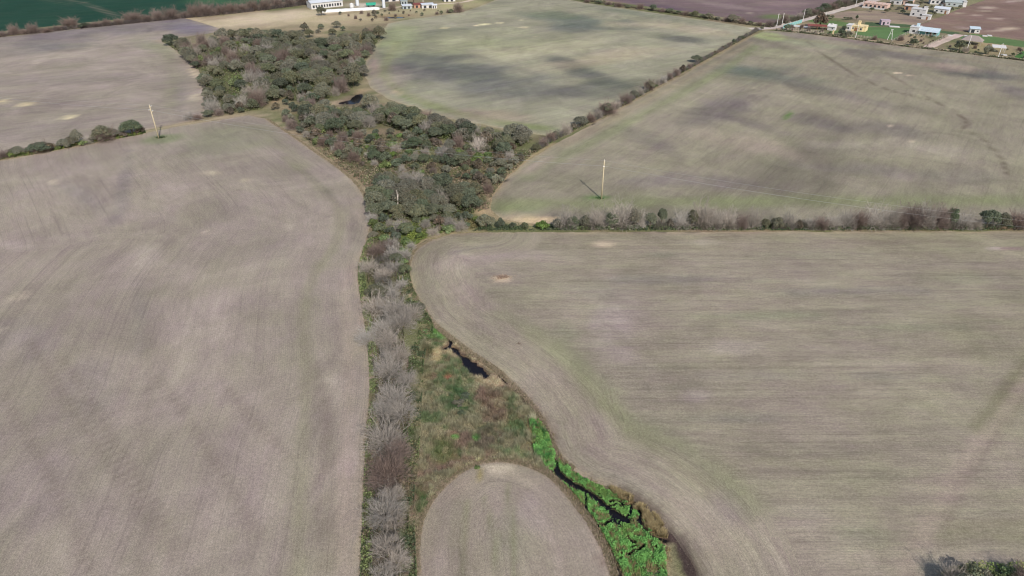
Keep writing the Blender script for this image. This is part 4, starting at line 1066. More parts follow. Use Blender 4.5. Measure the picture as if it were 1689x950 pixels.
# the fallen pale log leaning in the lower clump
mb = MB(); q = G(657, 345)
mb.tube([(0, 0, 0), (0.1, 0.1, 2.2), (0.0, 0.3, 4.6)], [0.16, 0.13, 0.05], 6)
mb.tube([(0.1, 0.1, 2.2), (0.5, 0.2, 3.4)], [0.09, 0.03], 5)
o = empty('dead_tree', (q[0], q[1], 1.2)); tag(o, 'white dead trunk standing up through the lower evergreen clump', 'tree')
mb.build('trunk', M_DEADWOOD, o)

# ------------------------------------------------------------------ plants: the grey tree belt down the middle
belt = [(640, 400, 24, 'bare_brown'), (622, 410, 30, 'bare_brown'), (652, 420, 22, 'evergreen'), (606, 436, 34, 'bare'), (630, 446, 32, 'bare'), (652, 437, 32, 'bare'), (662, 462, 24, 'bare'), (622, 478, 34, 'evergreen'),
        (640, 478, 36, 'bare'), (618, 502, 44, 'bare'), (648, 506, 52, 'bare'), (676, 512, 42, 'bare'), (660, 528, 46, 'bare'), (630, 535, 40, 'bare'), (690, 500, 22, 'evergreen'), (606, 552, 36, 'bare'), (640, 556, 38, 'bare'),
        (654, 582, 46, 'bare'), (640, 606, 52, 'bare'), (670, 618, 34, 'bare'), (648, 650, 50, 'bare'), (662, 672, 44, 'bare'), (632, 668, 38, 'bare'), (634, 722, 66, 'bare'), (656, 738, 40, 'bare_brown'), (640, 778, 60, 'bare_brown'),
        (626, 790, 36, 'bare_brown'), (646, 812, 42, 'bare'), (634, 842, 62, 'bare'), (650, 856, 36, 'bare'), (636, 896, 50, 'bare'), (654, 918, 44, 'bare'), (632, 944, 44, 'bare'), (646, 985, 60, 'bare')]
for i, (x, y, wpx, k) in enumerate(belt):
    r = wpx * 0.5 * mpp(y) * (1.2 if y > 540 else 1.1)
    plant(k, G(x, y + 3, 1.8), r, '%s, %s from the upper end of the long tree belt' % ({'bare': 'grey leafless tree', 'bare_brown': 'brownish leafless tree', 'evergreen': 'green leafy tree'}[k], ordinal(i)), 'trees of the long grey belt', 0.8)

# ------------------------------------------------------------------ plants: hedgerows
def hedge(items, where, group, hgt=None):
    """items: (x, y at the foot, crown width px, kind, height px or None)"""
    for i, it in enumerate(items):
        x, y, wpx, k = it[:4]
        r = wpx * 0.5 * mpp(y)
        hs = 1.0
        if len(it) > 4 and it[4]:
            # real height from the drawn height
            dep = math.atan2(CAM_H, G(x, y)[1])
            want = 0.92 * it[4] * mpp(y) / math.cos(dep)
            nat = {'evergreen': 5.0 / 3.2, 'shrub': 2.3 / 1.5, 'bright_shrub': 1.4 / 1.3, 'conifer': 4.8 / 1.1, 'bare': 5.9 / 4.0, 'bare_brown': 5.4 / 3.1, 'bare_pale': 6.6 / 3.4}[k] * r
            if k.startswith('bare') and y > 300: r *= 1.25; nat *= 1.25
            hs = want / nat
        plant(k, G(x, y), r, '%s, %s %s' % ({'evergreen': 'leafy green tree', 'shrub': 'olive shrub', 'bright_shrub': 'bright green shrub', 'conifer': 'narrow dark tree', 'bare': 'grey leafless tree', 'bare_brown': 'brown leafless tree', 'bare_pale': 'pale leafless tree'}[k], ordinal(i), where), group, hs)

hr = [(802, 377, 28, 'evergreen', 24), (826, 377, 16, 'shrub', 16), (846, 377, 14, 'shrub', 11), (866, 377, 14, 'shrub', 9), (894, 377, 24, 'bright_shrub', 12), (918, 377, 20, 'shrub', 14), (938, 375, 34, 'bare', 28), (944, 376, 20, 'evergreen', 20),
      (964, 376, 18, 'evergreen', 22), (984, 375, 34, 'bare', 30), (1008, 376, 24, 'evergreen', 26), (1024, 374, 40, 'bare', 42), (1046, 376, 24, 'evergreen', 32), (1056, 376, 16, 'bare', 26), (1072, 376, 22, 'evergreen', 26), (1090, 375, 17, 'evergreen', 35),
      (1104, 377, 12, 'shrub', 14), (1122, 376, 26, 'bare', 28), (1140, 376, 20, 'evergreen', 28), (1154, 374, 42, 'bare', 40), (1178, 376, 26, 'bare', 30), (1200, 376, 28, 'bare', 28), (1222, 376, 20, 'bare_brown', 24), (1241, 376, 22, 'bare', 30),
      (1262, 377, 18, 'evergreen', 18), (1280, 377, 22, 'evergreen', 18), (1298, 375, 24, 'bare', 26), (1316, 377, 14, 'shrub', 13), (1334, 377, 20, 'bare', 18), (1352, 377, 24, 'bare_brown', 20), (1372, 377, 22, 'bare', 22), (1392, 376, 28, 'bare', 28), (1414, 376, 26, 'bare_brown', 28),
      (1440, 375, 40, 'bare', 36), (1466, 376, 28, 'bare', 34), (1482, 376, 20, 'bare_brown', 28), (1502, 374, 38, 'bare_brown', 40), (1524, 376, 28, 'bare', 36), (1544, 375, 34, 'bare_brown', 36), (1564, 375, 22, 'evergreen', 34), (1588, 377, 28, 'bare', 24), (1606, 377, 22, 'bare', 20),
      (1626, 376, 34, 'evergreen', 28), (1650, 376, 26, 'evergreen', 26), (1674, 375, 30, 'bare_brown', 30), (1700, 375, 36, 'bare', 32), (1735, 376, 36, 'bare', 30), (1780, 376, 36, 'evergreen', 28)]
hedge(hr, 'from the left in the straight hedgerow across the right side', 'plants of the straight right-hand hedgerow')
dg = [(884, 250, 16, 'evergreen', 14), (896, 240, 18, 'bare_brown', 14), (908, 232, 20, 'bare_brown', 16), (916, 227, 12, 'evergreen', 12), (933, 222, 20, 'bare', 20), (946, 214, 12, 'shrub', 12), (958, 208, 24, 'evergreen', 16), (974, 201, 20, 'bare_brown', 15), (986, 195, 16, 'bare', 14),
      (1001, 188, 36, 'bare_brown', 23), (1001, 188, 26, 'evergreen', 18), (1018, 179, 14, 'bare', 13), (1032, 170, 24, 'bare_brown', 17), (1046, 162, 16, 'evergreen', 13), (1056, 157, 16, 'bare', 13), (1070, 149, 20, 'bare_brown', 19), (1072, 149, 15, 'evergreen', 15), (1084, 142, 12, 'bare', 12), (1094, 137, 14, 'bare', 12),
      (1104, 131, 12, 'bare_brown', 13), (1115, 125, 13, 'bare_brown', 13), (1126, 119, 11, 'shrub', 11), (1137, 113, 10, 'bare_brown', 10), (1149, 103, 19, 'evergreen', 13)]
for j in range(20):
    t = (j + 0.5) / 20
    dg.append((1158 + (1248 - 1158) * t, 101 + (50.5 - 101) * t, random.choice((5, 6, 7, 8)), random.choice(('shrub', 'shrub', 'bare_brown')), random.choice((4, 5, 6, 7))))
dg.append((1256, 50, 7, 'evergreen', 6))
hedge(dg, 'from the lower end of the diagonal hedgerow', 'plants of the diagonal hedgerow')
lf = [(-20, 264, 30, 'shrub', 12), (8, 260, 28, 'bare_brown', 13), (20, 258, 20, 'bright_shrub', 9), (30, 256, 24, 'evergreen', 14), (46, 253, 18, 'bare', 12), (66, 251, 36, 'evergreen', 16), (70, 250, 30, 'bare_brown', 17), (86, 248, 18, 'shrub', 11), (97, 246, 12, 'bright_shrub', 8), (108, 244, 24, 'evergreen', 14), (120, 241, 24, 'evergreen', 17), (130, 239, 18, 'evergreen', 24), (138, 239, 16, 'bright_shrub', 8), (146, 237, 22, 'bare', 13),
      (160, 234, 22, 'shrub', 14), (172, 231, 36, 'evergreen', 22), (176, 231, 38, 'bare_brown', 23), (190, 228, 22, 'evergreen', 15), (204, 226, 14, 'shrub', 9), (219, 222, 37, 'evergreen', 22), (232, 220, 16, 'shrub', 11)]
hedge(lf, 'from the left in the hedgerow left of the leaning pole', 'plants of the left hedgerow')
hedge([(312, 198, 20, 'bare', 12), (326, 197, 18, 'bare_brown', 10), (344, 193, 20, 'evergreen', 12), (362, 190, 18, 'bare_brown', 12), (380, 188, 18, 'shrub', 10), (398, 186, 14, 'shrub', 9)], 'right of the left-hand pole along the field edge', 'bushes right of the left-hand pole')
tl = []
for x, y, wpx, k, h in [(-30, 62, 26, 'bare_brown', 12), (4, 60, 18, 'bare_brown', 9), (25, 57, 24, 'bare_brown', 16), (42, 56, 16, 'bare_brown', 9), (56, 55, 26, 'bare_brown', 17), (78, 53, 18, 'bare_brown', 8), (98, 50, 18, 'bare_brown', 8), (117, 45, 34, 'bare_brown', 17), (140, 46, 18, 'shrub', 8), (158, 44, 20, 'bare_brown', 9), (176, 42, 20, 'bare_brown', 11), (196, 40, 20, 'bare_brown', 10),
                        (222, 36, 38, 'bare_brown', 20), (244, 35, 20, 'bare_brown', 12), (262, 33, 26, 'bare_brown', 18), (284, 31, 32, 'bare_brown', 20), (304, 29, 18, 'bare_brown', 11), (322, 27, 30, 'bare_brown', 20), (342, 25, 34, 'bare_brown', 21), (364, 23, 28, 'bare_brown', 18), (382, 21, 26, 'bare_brown', 18), (400, 19, 24, 'bare_brown', 16), (418, 17, 28, 'bare_brown', 18), (438, 15, 26, 'bare_brown', 17), (458, 12, 28, 'bare_brown', 18), (478, 10, 26, 'bare_brown', 18), (498, 7, 28, 'bare_brown', 18), (520, 4, 28, 'bare_brown', 18)]:
    tl.append((x, y, wpx, k, h))
hedge(tl, 'from the left in the hedgerow edging the deep green field', 'plants of the top left hedgerow')
tr_ = [(968, 4, 12, 'bare_brown', 6), (988, 6, 12, 'shrub', 5), (1003, 8, 12, 'bare_brown', 7), (1020, 11, 16, 'bare_brown', 9), (1036, 13, 10, 'shrub', 5), (1056, 15, 16, 'bare_brown', 10), (1077, 18, 13, 'evergreen', 11), (1092, 20, 12, 'bare_brown', 7), (1105, 21, 14, 'evergreen', 8), (1118, 23, 10, 'shrub', 5), (1131, 25, 13, 'bare_brown', 8), (1146, 27, 12, 'evergreen', 9), (1158, 29, 10, 'shrub', 5),
       (1169, 31, 13, 'evergreen', 9), (1184, 33, 10, 'shrub', 5), (1198, 35, 16, 'bare_brown', 9), (1209, 36, 22, 'evergreen', 11), (1223, 38, 14, 'bare_brown', 9), (1238, 40, 10, 'shrub', 5), (1252, 42, 12, 'bare_brown', 7), (1268, 44, 15, 'bare_brown', 11)]
hedge(tr_, 'from the left in the hedgerow edging the purple ploughed field', 'plants of the hedgerow by the purple field')
rd = [(1281, 40, 9, 'bare_brown', 7), (1293, 37, 18, 'bare_brown', 14), (1308, 33, 10, 'shrub', 6), (1318, 30, 14, 'bare', 9), (1330, 27, 16, 'evergreen', 12), (1341, 24, 16, 'bare_brown', 12), (1350, 21, 14, 'evergreen', 10), (1360, 18, 18, 'evergreen', 12), (1372, 15, 18, 'bare_brown', 12), (1382, 12, 16, 'evergreen', 11), (1393, 9, 18, 'bare_brown', 12), (1404, 6, 18, 'evergreen', 12), (1418, 2, 18, 'evergreen', 12), (1432, -3, 18, 'evergreen', 12)]
hedge(rd, 'from the bottom of the row along the pale dirt road', 'trees along the pale dirt road')
for x, y, r, k, lb in [(1352, 46, 4.4, 'shrub', 'big round dark tree in the yard left of the yellow house'), (1357, 31, 1.7, 'evergreen', 'leftmost dark shrub at the head of the fallow plot'), (1364, 31, 1.5, 'evergreen', 'second dark shrub at the head of the fallow plot'), (1372, 31, 1.3, 'evergreen', 'third dark shrub at the head of the fallow plot'),
                       (1393, 32.5, 1.1, 'evergreen', 'first of the three small dark trees behind the yellow house'), (1398, 32.7, 1.0, 'evergreen', 'middle of the three small dark trees behind the yellow house'), (1403, 33, 1.1, 'evergreen', 'right of the three small dark trees behind the yellow house'), (1412, 34, 0.9, 'conifer', 'small dark pointed tree directly behind the yellow house'),
                       (1392, 49.5, 1.6, 'evergreen', 'dark bush at the left wall of the yellow house'), (1582, 83.5, 3.0, 'shrub', 'dark round tree below the thatched shelter'), (1590, 86, 2.0, 'bare', 'greyish bush at the foot of the dark round tree by the track'), (1629, 90, 2.5, 'shrub', 'dark round tree left of the white canopy'),
                       (1506, 75.5, 2.2, 'shrub', 'olive bush at the field edge left of the driveway'), (1485, 67, 1.8, 'bare_brown', 'brown bush by the fence left of the driveway'), (1297, 49.5, 2.0, 'shrub', 'olive bush in front of the turquoise wall'), (1305, 47, 1.4, 'bare_brown', 'reddish bare bush behind the turquoise wall end'), (1388, 59.5, 2.2, 'shrub', 'first scrubby bush along the village track'), (1399, 61.5, 2.0, 'shrub', 'second scrubby bush along the village track'), (1442, 66, 1.5, 'bare_brown', 'purple-brown bush beside the village track'),
                       (531, 25.5, 3.3, 'evergreen', 'lone dark tree in the pale stubble below the long shed'), (647, 17.5, 3.0, 'bare_brown', 'rounded brown bush at the right end of the white tunnel'), (682, 8, 2.6, 'conifer', 'tall dark tree beside the red-roofed sheds'), (667, 1, 3.8, 'evergreen', 'dark tree at the top edge above the sheds'), (712, -1, 4.0, 'evergreen', 'dark broad tree at the top edge right of the tall one'),
                       (756, 20.5, 3.6, 'bare_brown', 'rounded brown tree at the corner of the greenish field'), (744, 21.5, 1.6, 'shrub', 'low shrub left of the rounded brown corner tree'), (728, 23.5, 1.3, 'shrub', 'small shrub on the edge of the greenish field'), (618, 26, 2.0, 'shrub', 'olive shrub left of the straight ditch')]:
    plant(k, G(x, y), r, lb, None)
fill(GP([(1425, 18), (1500, 0), (1600, -2), (1590, 16), (1545, 28), (1500, 24), (1440, 20)]), 8.0, 26, {'shrub': .5, 'evergreen': .3, 'bare_brown': .2}, (1.2, 2.2), 'upper village yards', 'upper village yards')
fill(GP([(1300, 47), (1350, 43), (1400, 52), (1398, 60), (1350, 55), (1305, 50)]), 4.5, 14, {'shrub': .6, 'bare_brown': .4}, (0.7, 1.3), 'corner yard', 'corner yard')
fill(GP([(1480, 68), (1505, 58), (1560, 63), (1530, 76), (1500, 74)]), 4.5, 16, {'shrub': .6, 'bare_brown': .4}, (0.5, 1.1), 'driveway plot', 'driveway plot')
fill(GP([(1560, 76), (1590, 70), (1680, 82), (1690, 96), (1600, 88)]), 5.0, 22, {'shrub': .6, 'bare_brown': .4}, (0.5, 1.2), 'shelter plot', 'plot round the thatched shelter')
fill(GP([(560, 24), (620, 20), (700, 18), (760, 14), (740, 22), (680, 29), (620, 36), (570, 34)]), 7.0, 26, {'shrub': .7, 'bare_brown': .3}, (0.6, 1.5), 'farm yard', 'farm yard')
# bushes in the bottom right corner; their shadows lie across the field
for x, y, r, k, lb in [(1566, 965, 2.3, 'bare', 'leafless tree cut by the bottom edge near the right corner'), (1600, 962, 1.9, 'shrub', 'olive bush in the bottom right corner'), (1640, 962, 1.6, 'bright_shrub', 'bright green bush in the bottom right corner'), (1618, 970, 1.8, 'shrub', 'dark green bush in the bottom right corner'), (1690, 968, 2.2, 'bare_brown', 'brown leafless tree at the very bottom right corner'), (1585, 985, 2.2, 'evergreen', 'leafy tree at the bottom edge near the right corner'), (1665, 952, 1.3, 'bright_shrub', 'small bright shrub at the right end of the corner bushes')]:
    plant(k, G(x, y), r, lb, None)

# ------------------------------------------------------------------ ground cover: uncountable growth, one mesh per kind
def leaf_stuff(name, label, C, hgt, size, cols, mat=None, flat=0.5):
    n = len(C)
    pos = np.column_stack([C, hgt])
    nrm = rand_dirs(n, flat)
    V, F = leaf_quads(pos, size, nrm)
    me = np_mesh(name, V, F, mat or M_GRASS, np.repeat(np.clip(cols, 0.005, 0.7), 4, 0))
    o = link(bpy.data.objects.new(name, me)); tag(o, label, kind='stuff'); o['category'] = 'vegetation'
    return o

def blades(name, label, C, hgt, wid, lean, cols, per=5, cat='grass', z0=None):
    """tufts: a few bent blades from each foot"""
    n = len(C)
    B = np.repeat(C, per, 0) + rng.normal(scale=0.07, size=(n * per, 2))
    z = np.zeros(n * per) - 0.08 if z0 is None else np.repeat(z0, per)
    h = np.repeat(hgt, per) * rng.uniform(0.55, 1.2, n * per)
    a = rng.uniform(0, 6.283, n * per)
    ln = np.repeat(lean, per) * rng.uniform(0.3, 1.2, n * per) * h
    wv = np.repeat(wid, per) * rng.uniform(0.7, 1.3, n * per)
    dx, dy = np.cos(a), np.sin(a)
    p0 = np.column_stack([B[:, 0] - dy * wv, B[:, 1] + dx * wv, z]); p1 = np.column_stack([B[:, 0] + dy * wv, B[:, 1] - dx * wv, z])
    p2 = np.column_stack([B[:, 0] + dx * ln, B[:, 1] + dy * ln, z + h])
    V = np.stack([p0, p1, p2], 1).reshape(-1, 3); F = np.arange(len(V)).reshape(-1, 3)
    cc = np.repeat(cols, per, 0) * rng.uniform(0.7, 1.35, (n * per, 1))
    me = np_mesh(name, V, F, M_GRASS, np.repeat(np.clip(cc, 0.005, 0.7), 3, 0))
    o = link(bpy.data.objects.new(name, me)); tag(o, label, kind='stuff'); o['category'] = cat
    return o

def in_poly(poly, n):
    lo, hi = poly.min(0), poly.max(0); out = np.empty((0, 2))
    while len(out) < n:
        c = rng.uniform(lo, hi, (n * 2, 2)); out = np.vstack([out, c[inside(c, poly)]])
    return out[:n]

# marsh grass coloured like the ground it grows from
C = in_poly(MARSH, 60000); C = C[water_depth(C) > 0.25]
cc = paint_ground(C) * np.array([0.99, 1.03, 0.93]) * 1.95
keep = fbm(C[:, 0] * 0.4, C[:, 1] * 0.4, 91) > 0.32
C, cc = C[keep], cc[keep]
tus = smooth(0.42, 0.7, fbm(C[:, 0] * 1.1, C[:, 1] * 1.1, 92, 3))
hh = 0.12 + 0.75 * tus
cc = np.clip(cc.mean(0) + (cc - cc.mean(0)) * 1.45, 0.03, 0.7)
cc = cc * (0.75 + 0.5 * fbm(C[:, 0] * 1.4, C[:, 1] * 1.4, 98, 3))[:, None]
cc = cc + (alb(196, 178, 140) - cc) * (smooth(0.56, 0.7, fbm(C[:, 0] * 0.8 + 5, C[:, 1] * 0.8, 99, 3)) * 0.6)[:, None]
blades('marsh_grass', 'tangled olive and russet marsh grass between the tree belt and the creek', C, hh, np.full(len(C), 0.03), np.full(len(C), 0.7), cc, 5)
# bright creek weed: rosettes of broad leaves
C = in_poly(WEED, 90000)
ok = (water_depth(C) > 0.12 - 0.3 * (rng.random(len(C)) < 0.04)) & (fbm(C[:, 0] * 0.9, C[:, 1] * 0.9, 93) > 0.28) & ~(inside(C, REEDS) & (rng.random(len(C)) < 0.9))
bald = np.zeros((len(C), 3)); 
for px, rx, ry, a in [((1078, 945), 24, 24, 0), ((1045, 955), 10, 14, 0), ((1050, 912), 12, 4, -30), ((1075, 905), 10, 4, 30), ((885, 732), 6, 5, 0), ((1098, 915), 6, 40, -8), ((1060, 865), 14, 8, 30), ((1010, 925), 9, 24, -25)]:
    blob(C, bald, px, rx, ry, a, (1, 1, 1), 1.0, seed=3, fs=0.6)
ok &= rng.random(len(C)) > bald[:, 0] * 0.93
C = C[ok]
tone = fbm(C[:, 0] * 0.7, C[:, 1] * 0.7, 94)[:, None]
cc = alb(122, 168, 90, 1.0) * (0.6 + 0.95 * tone) * rng.uniform(0.75, 1.25, (len(C), 1))
yl = smooth(0.5, 0.68, fbm(C[:, 0] * 0.35, C[:, 1] * 0.35, 95))[:, None]
cc = cc + (alb(140, 146, 74, 0.85) - cc) * yl * 0.35
bumps = fbm(C[:, 0] * 1.3, C[:, 1] * 1.3, 96)
leaf_stuff('creek_weed', 'bright green broad-leaved weed choking the creek', C, 0.05 + 0.55 * smooth(0.35, 0.7, bumps) * rng.uniform(0.4, 1.0, len(C)), rng.uniform(0.09, 0.21, len(C)), cc, flat=1.1)
# dead stems standing through the weed, thinning into the marsh
C = in_poly(WEED, 9000); C = C + rng.normal(scale=0.5, size=C.shape); C = C[(water_depth(C) > 0.2) & (fbm(C[:, 0] * 0.7, C[:, 1] * 0.7, 141) > 0.5)]
blades('dead_stems', 'straw-coloured dead stems among the creek weed', C, 0.35 + 0.35 * rng.random(len(C)), np.full(len(C), 0.03), np.full(len(C), 0.7), np.array([alb(190, 172, 128), alb(160, 150, 96), alb(150, 128, 100)])[rng.integers(0, 3, len(C))], 5)
# straw-coloured reeds by the bend
C = in_poly(REEDS, 7000); C = C[water_depth(C) > 0.15]
C = C[fbm(C[:, 0] * 0.9, C[:, 1] * 0.9, 97) > 0.42]
blades('dry_reeds', 'yellowish dry reeds beside the cattle-trodden creek bend', C, 0.35 + 0.3 * rng.random(len(C)), np.full(len(C), 0.05), np.full(len(C), 0.8), np.tile(alb(196, 178, 118), (len(C), 1)) * rng.uniform(0.6, 1.2, (len(C), 1)), 6)

# undergrowth under belt, hedges and thickets
def along(px, wd, n):
    ln = densify(spline(GP(px), 4), 0.8, False)
    i = rng.integers(0, len(ln) - 1, n)
    p = ln[i] + (ln[i + 1] - ln[i]) * rng.random((n, 1))
    t = ln[i + 1] - ln[i]; t /= np.linalg.norm(t, axis=1)[:, None] + 1e-9
    return p + np.stack([-t[:, 1], t[:, 0]], 1) * (np.clip(rng.normal(size=(n, 1)), -1.25, 1.25) * wd * 0.4)
def under(name, label, C, hmax, cs, size, seed):
    f = fbm(C[:, 0] * 0.6, C[:, 1] * 0.6, seed)
    C = C[f > 0.36]; f = f[f > 0.36]
    h = hmax * smooth(0.34, 0.72, f) * rng.uniform(0.15, 1.0, len(C)) + 0.04
    pick = fbm(C[:, 0] * 0.22, C[:, 1] * 0.22, seed + 3)
    k = np.clip((pick - 0.3) / 0.4, 0, 0.999) * len(cs)
    cc = np.array(cs)[np.clip((k + rng.normal(scale=0.4, size=len(k))).astype(int), 0, len(cs) - 1)] * rng.uniform(0.65, 1.3, (len(C), 1))
    cc = cc * 1.55
    leaf_stuff(name, label, C, h, 0.75 * size * rng.uniform(0.6, 1.4, len(C)), cc, flat=0.6)
UG = [alb(78, 92, 52, .9), alb(98, 112, 62, .9), alb(118, 112, 76, .9), alb(70, 84, 54, .9), alb(116, 132, 66, .9)]
BELT_L = [(612, 395), (597, 440), (602, 500), (612, 560), (616, 610), (617, 660), (613, 700), (611, 740), (610, 780), (608, 830), (606, 900), (604, 960), (602, 1010)]
BELT_R = [(672, 412), (664, 440), (672, 480), (690, 515), (704, 545), (690, 580), (684, 640), (680, 700), (676, 760), (668, 820), (668, 880), (670, 940), (670, 1010)]
under('undergrowth', 'green undergrowth lining the field side of the long tree belt', along(BELT_L, 1.5, 18000), 0.9, [UG[1], UG[4], UG[0], UG[4], UG[2]], 0.26, 101)
under('undergrowth', 'dark green undergrowth on the marsh side of the long tree belt', along(BELT_R, 2.8, 22000), 0.9, UG[:4], 0.27, 103)
under('undergrowth', 'mixed undergrowth beneath the long tree belt', along([(640, 400), (630, 450), (642, 510), (640, 570), (650, 640), (642, 720), (638, 800), (638, 880), (638, 1000)], 6.5, 26000), 1.6, [alb(92, 92, 60, .9), alb(106, 96, 74, .9), alb(78, 86, 52, .9), alb(112, 98, 80, .9)], 0.26, 105)
under('undergrowth', 'green undergrowth along the straight right-hand hedgerow', along([(780, 378), (900, 377), (1200, 377), (1500, 377), (1800, 376)], 2.0, 16000), 1.3, [UG[3], UG[0], alb(88, 96, 68, .9), UG[1]], 0.34, 107)
under('undergrowth', 'scrubby undergrowth along the diagonal hedgerow', along([(880, 252), (918, 228), (1000, 188), (1070, 149), (1150, 105), (1250, 50)], 1.6, 9000), 1.1, [alb(112, 100, 84, .9), UG[0], alb(96, 96, 72, .9)], 0.42, 109)
under('undergrowth', 'mixed undergrowth along the left hedgerow', along([(-60, 270), (0, 261), (60, 252), (131, 238), (184, 229), (240, 219)], 2.2, 7000), 1.2, UG, 0.42, 111)
under('undergrowth', 'brown undergrowth along the top left hedgerow', along([(-80, 70), (0, 58), (130, 46), (300, 29), (420, 17), (530, 3)], 2.6, 9000), 1.6, [alb(104, 94, 90, .9), alb(94, 94, 76, .9), alb(112, 102, 92, .9)], 0.6, 113)
under('undergrowth', 'scrubby growth along the hedgerow by the purple field', along([(930, -4), (1050, 13), (1150, 28), (1245, 42), (1275, 45)], 2.4, 6000), 1.5, [alb(90, 90, 66, .9), alb(104, 94, 80, .9)], 0.55, 115)
under('undergrowth', 'scrubby growth along the village track', along([(1280, 50), (1330, 55), (1400, 63), (1480, 75), (1560, 84), (1640, 94), (1720, 104)], 1.6, 6500), 0.9, [alb(104, 100, 78, .9), UG[0], alb(134, 124, 96, .9)], 0.5, 117)
under('undergrowth', 'low growth beneath the upper thickets', np.vstack([in_poly(T_UP, 52000), in_poly(T_MID, 22000), in_poly(T_LOW, 9000)]), 2.3, [alb(84, 88, 62, .9), alb(96, 94, 72, .9), UG[0], alb(104, 100, 80, .9), UG[1]], 0.42, 119)
under('undergrowth', 'russet and green scrub between the thickets', in_poly(GP([(470, 195), (560, 226), (640, 222), (760, 240), (870, 250), (905, 236), (870, 262), (832, 296), (812, 322), (806, 345), (790, 350), (640, 300), (612, 330), (600, 305), (560, 275), (520, 245)]), 42000), 1.2, [alb(96, 100, 66, .9), alb(122, 104, 84, .9), alb(84, 92, 58, .9), alb(142, 126, 100, .9), alb(104, 112, 70, .9)], 0.34, 121)
under('undergrowth', 'leafy growth on the slope above the curved field corner', in_poly(T_RIM, 10000), 1.0, [UG[4], UG[1], UG[0], UG[2]], 0.3, 123)
under('undergrowth', 'green growth in the bottom right corner', in_poly(GP([(1552, 942), (1600, 930), (1720, 928), (1760, 1040), (1540, 1040)]), 7000), 0.9, [UG[1], UG[4], alb(128, 140, 74, .9), alb(150, 148, 90, .9)], 0.24, 125)
def brush(label, px, wd, n, h, cols):
    C = along(px, wd, n); C = C[fbm(C[:, 0] * 0.35, C[:, 1] * 0.35, 131) > 0.42]
    hv = h * (0.35 + 1.0 * fbm(C[:, 0] * 0.3, C[:, 1] * 0.3, 133))
    blades('brushwood', label, C, hv, np.full(len(C), 0.035), np.full(len(C), 0.45), np.array(cols)[rng.integers(0, len(cols), len(C))], 6, 'brushwood')
GB = [alb(150, 142, 136), alb(134, 124, 116), alb(120, 116, 100), alb(108, 112, 88)]
brush('grey leafless brushwood filling the straight right-hand hedgerow', [(920, 376.5), (1200, 376), (1500, 376), (1800, 376)], 2.0, 8000, 2.1, GB)
brush('brown leafless brushwood filling the diagonal hedgerow', [(880, 252), (918, 228), (1000, 188), (1070, 149), (1150, 105), (1250, 50)], 1.3, 6000, 2.0, GB[:3])
brush('purplish leafless brushwood filling the top left hedgerow', [(-80, 70), (0, 59), (130, 47), (300, 30), (420, 18), (530, 4)], 2.2, 7000, 2.6, [alb(124, 112, 112), alb(112, 102, 102), alb(104, 102, 90)])
brush('grey brushwood between the trees of the long belt', [(640, 400), (630, 450), (642, 510), (640, 570), (650, 640), (642, 720), (638, 800), (638, 880), (638, 1000)], 3.2, 7000, 1.6, GB)
brush('scrubby brushwood along the pale dirt road', [(1270, 44), (1293, 38), (1330, 28), (1360, 19), (1404, 7), (1440, -4)], 3.5, 5000, 2.4, [alb(112, 108, 90), alb(100, 104, 80), alb(124, 114, 104)])
# straw tuft on its bare patch in the right-hand field, and the weeds at the foot of each pole
def clump(name, label, px, rx, ry, n, h, cols, cat='grass'):
    c = np.array(G(*px)); s = mpp(px[1])
    Cq = c + np.column_stack([rng.normal(scale=rx * s * 0.5, size=n), rng.normal(scale=ry * s, size=n)])
    cl = np.array(cols)[rng.integers(0, len(cols), n)]
    return blades(name, label, Cq, h * rng.uniform(0.5, 1.1, n), np.full(n, 0.045), np.full(n, 0.8), cl, 6, cat)
clump('straw_clump', 'tuft of brown straw on a pale bare patch in the right-hand field', (828, 457), 13, 3.0, 200, 0.45, [alb(190, 160, 124), alb(214, 186, 150), alb(160, 130, 102)])
clump('straw_clump', 'small brown straw tuft below the larger one in the right-hand field', (855, 567), 5, 2, 26, 0.22, [alb(140, 114, 92), alb(118, 96, 78)])
clump('weed_clump', 'green weeds round the foot of the right-hand pole', (988, 327), 8, 2.0, 60, 0.45, [alb(104, 132, 80), alb(96, 118, 76)])
clump('weed_clump', 'dark green weeds round the foot of the left-hand pole', (265, 227), 7, 2, 90, 0.8, [alb(100, 118, 76), alb(84, 98, 66)])
clump('straw_clump', 'pale dry grass tuft at the right end of the straight hedgerow', (1650, 378), 14, 1.2, 160, 0.9, [alb(196, 176, 134), alb(180, 160, 124)])
# dry fringe where the fields meet the wild strips
FR = [alb(186, 168, 138), alb(164, 148, 116), alb(132, 132, 88), alb(176, 158, 130)]
C = np.vstack([along(RB6[2:18], 1.1, 8000), along(RB7[1:16], 1.1, 6500), along(RB1[:22], 1.0, 9000)])
blades('field_margin_grass', 'dry grass fringe where the fields meet the wild strips', C, 0.12 + 0.25 * rng.random(len(C)), np.full(len(C), 0.04), np.full(len(C), 0.8), np.array(FR)[rng.integers(0, 4, len(C))], 5)
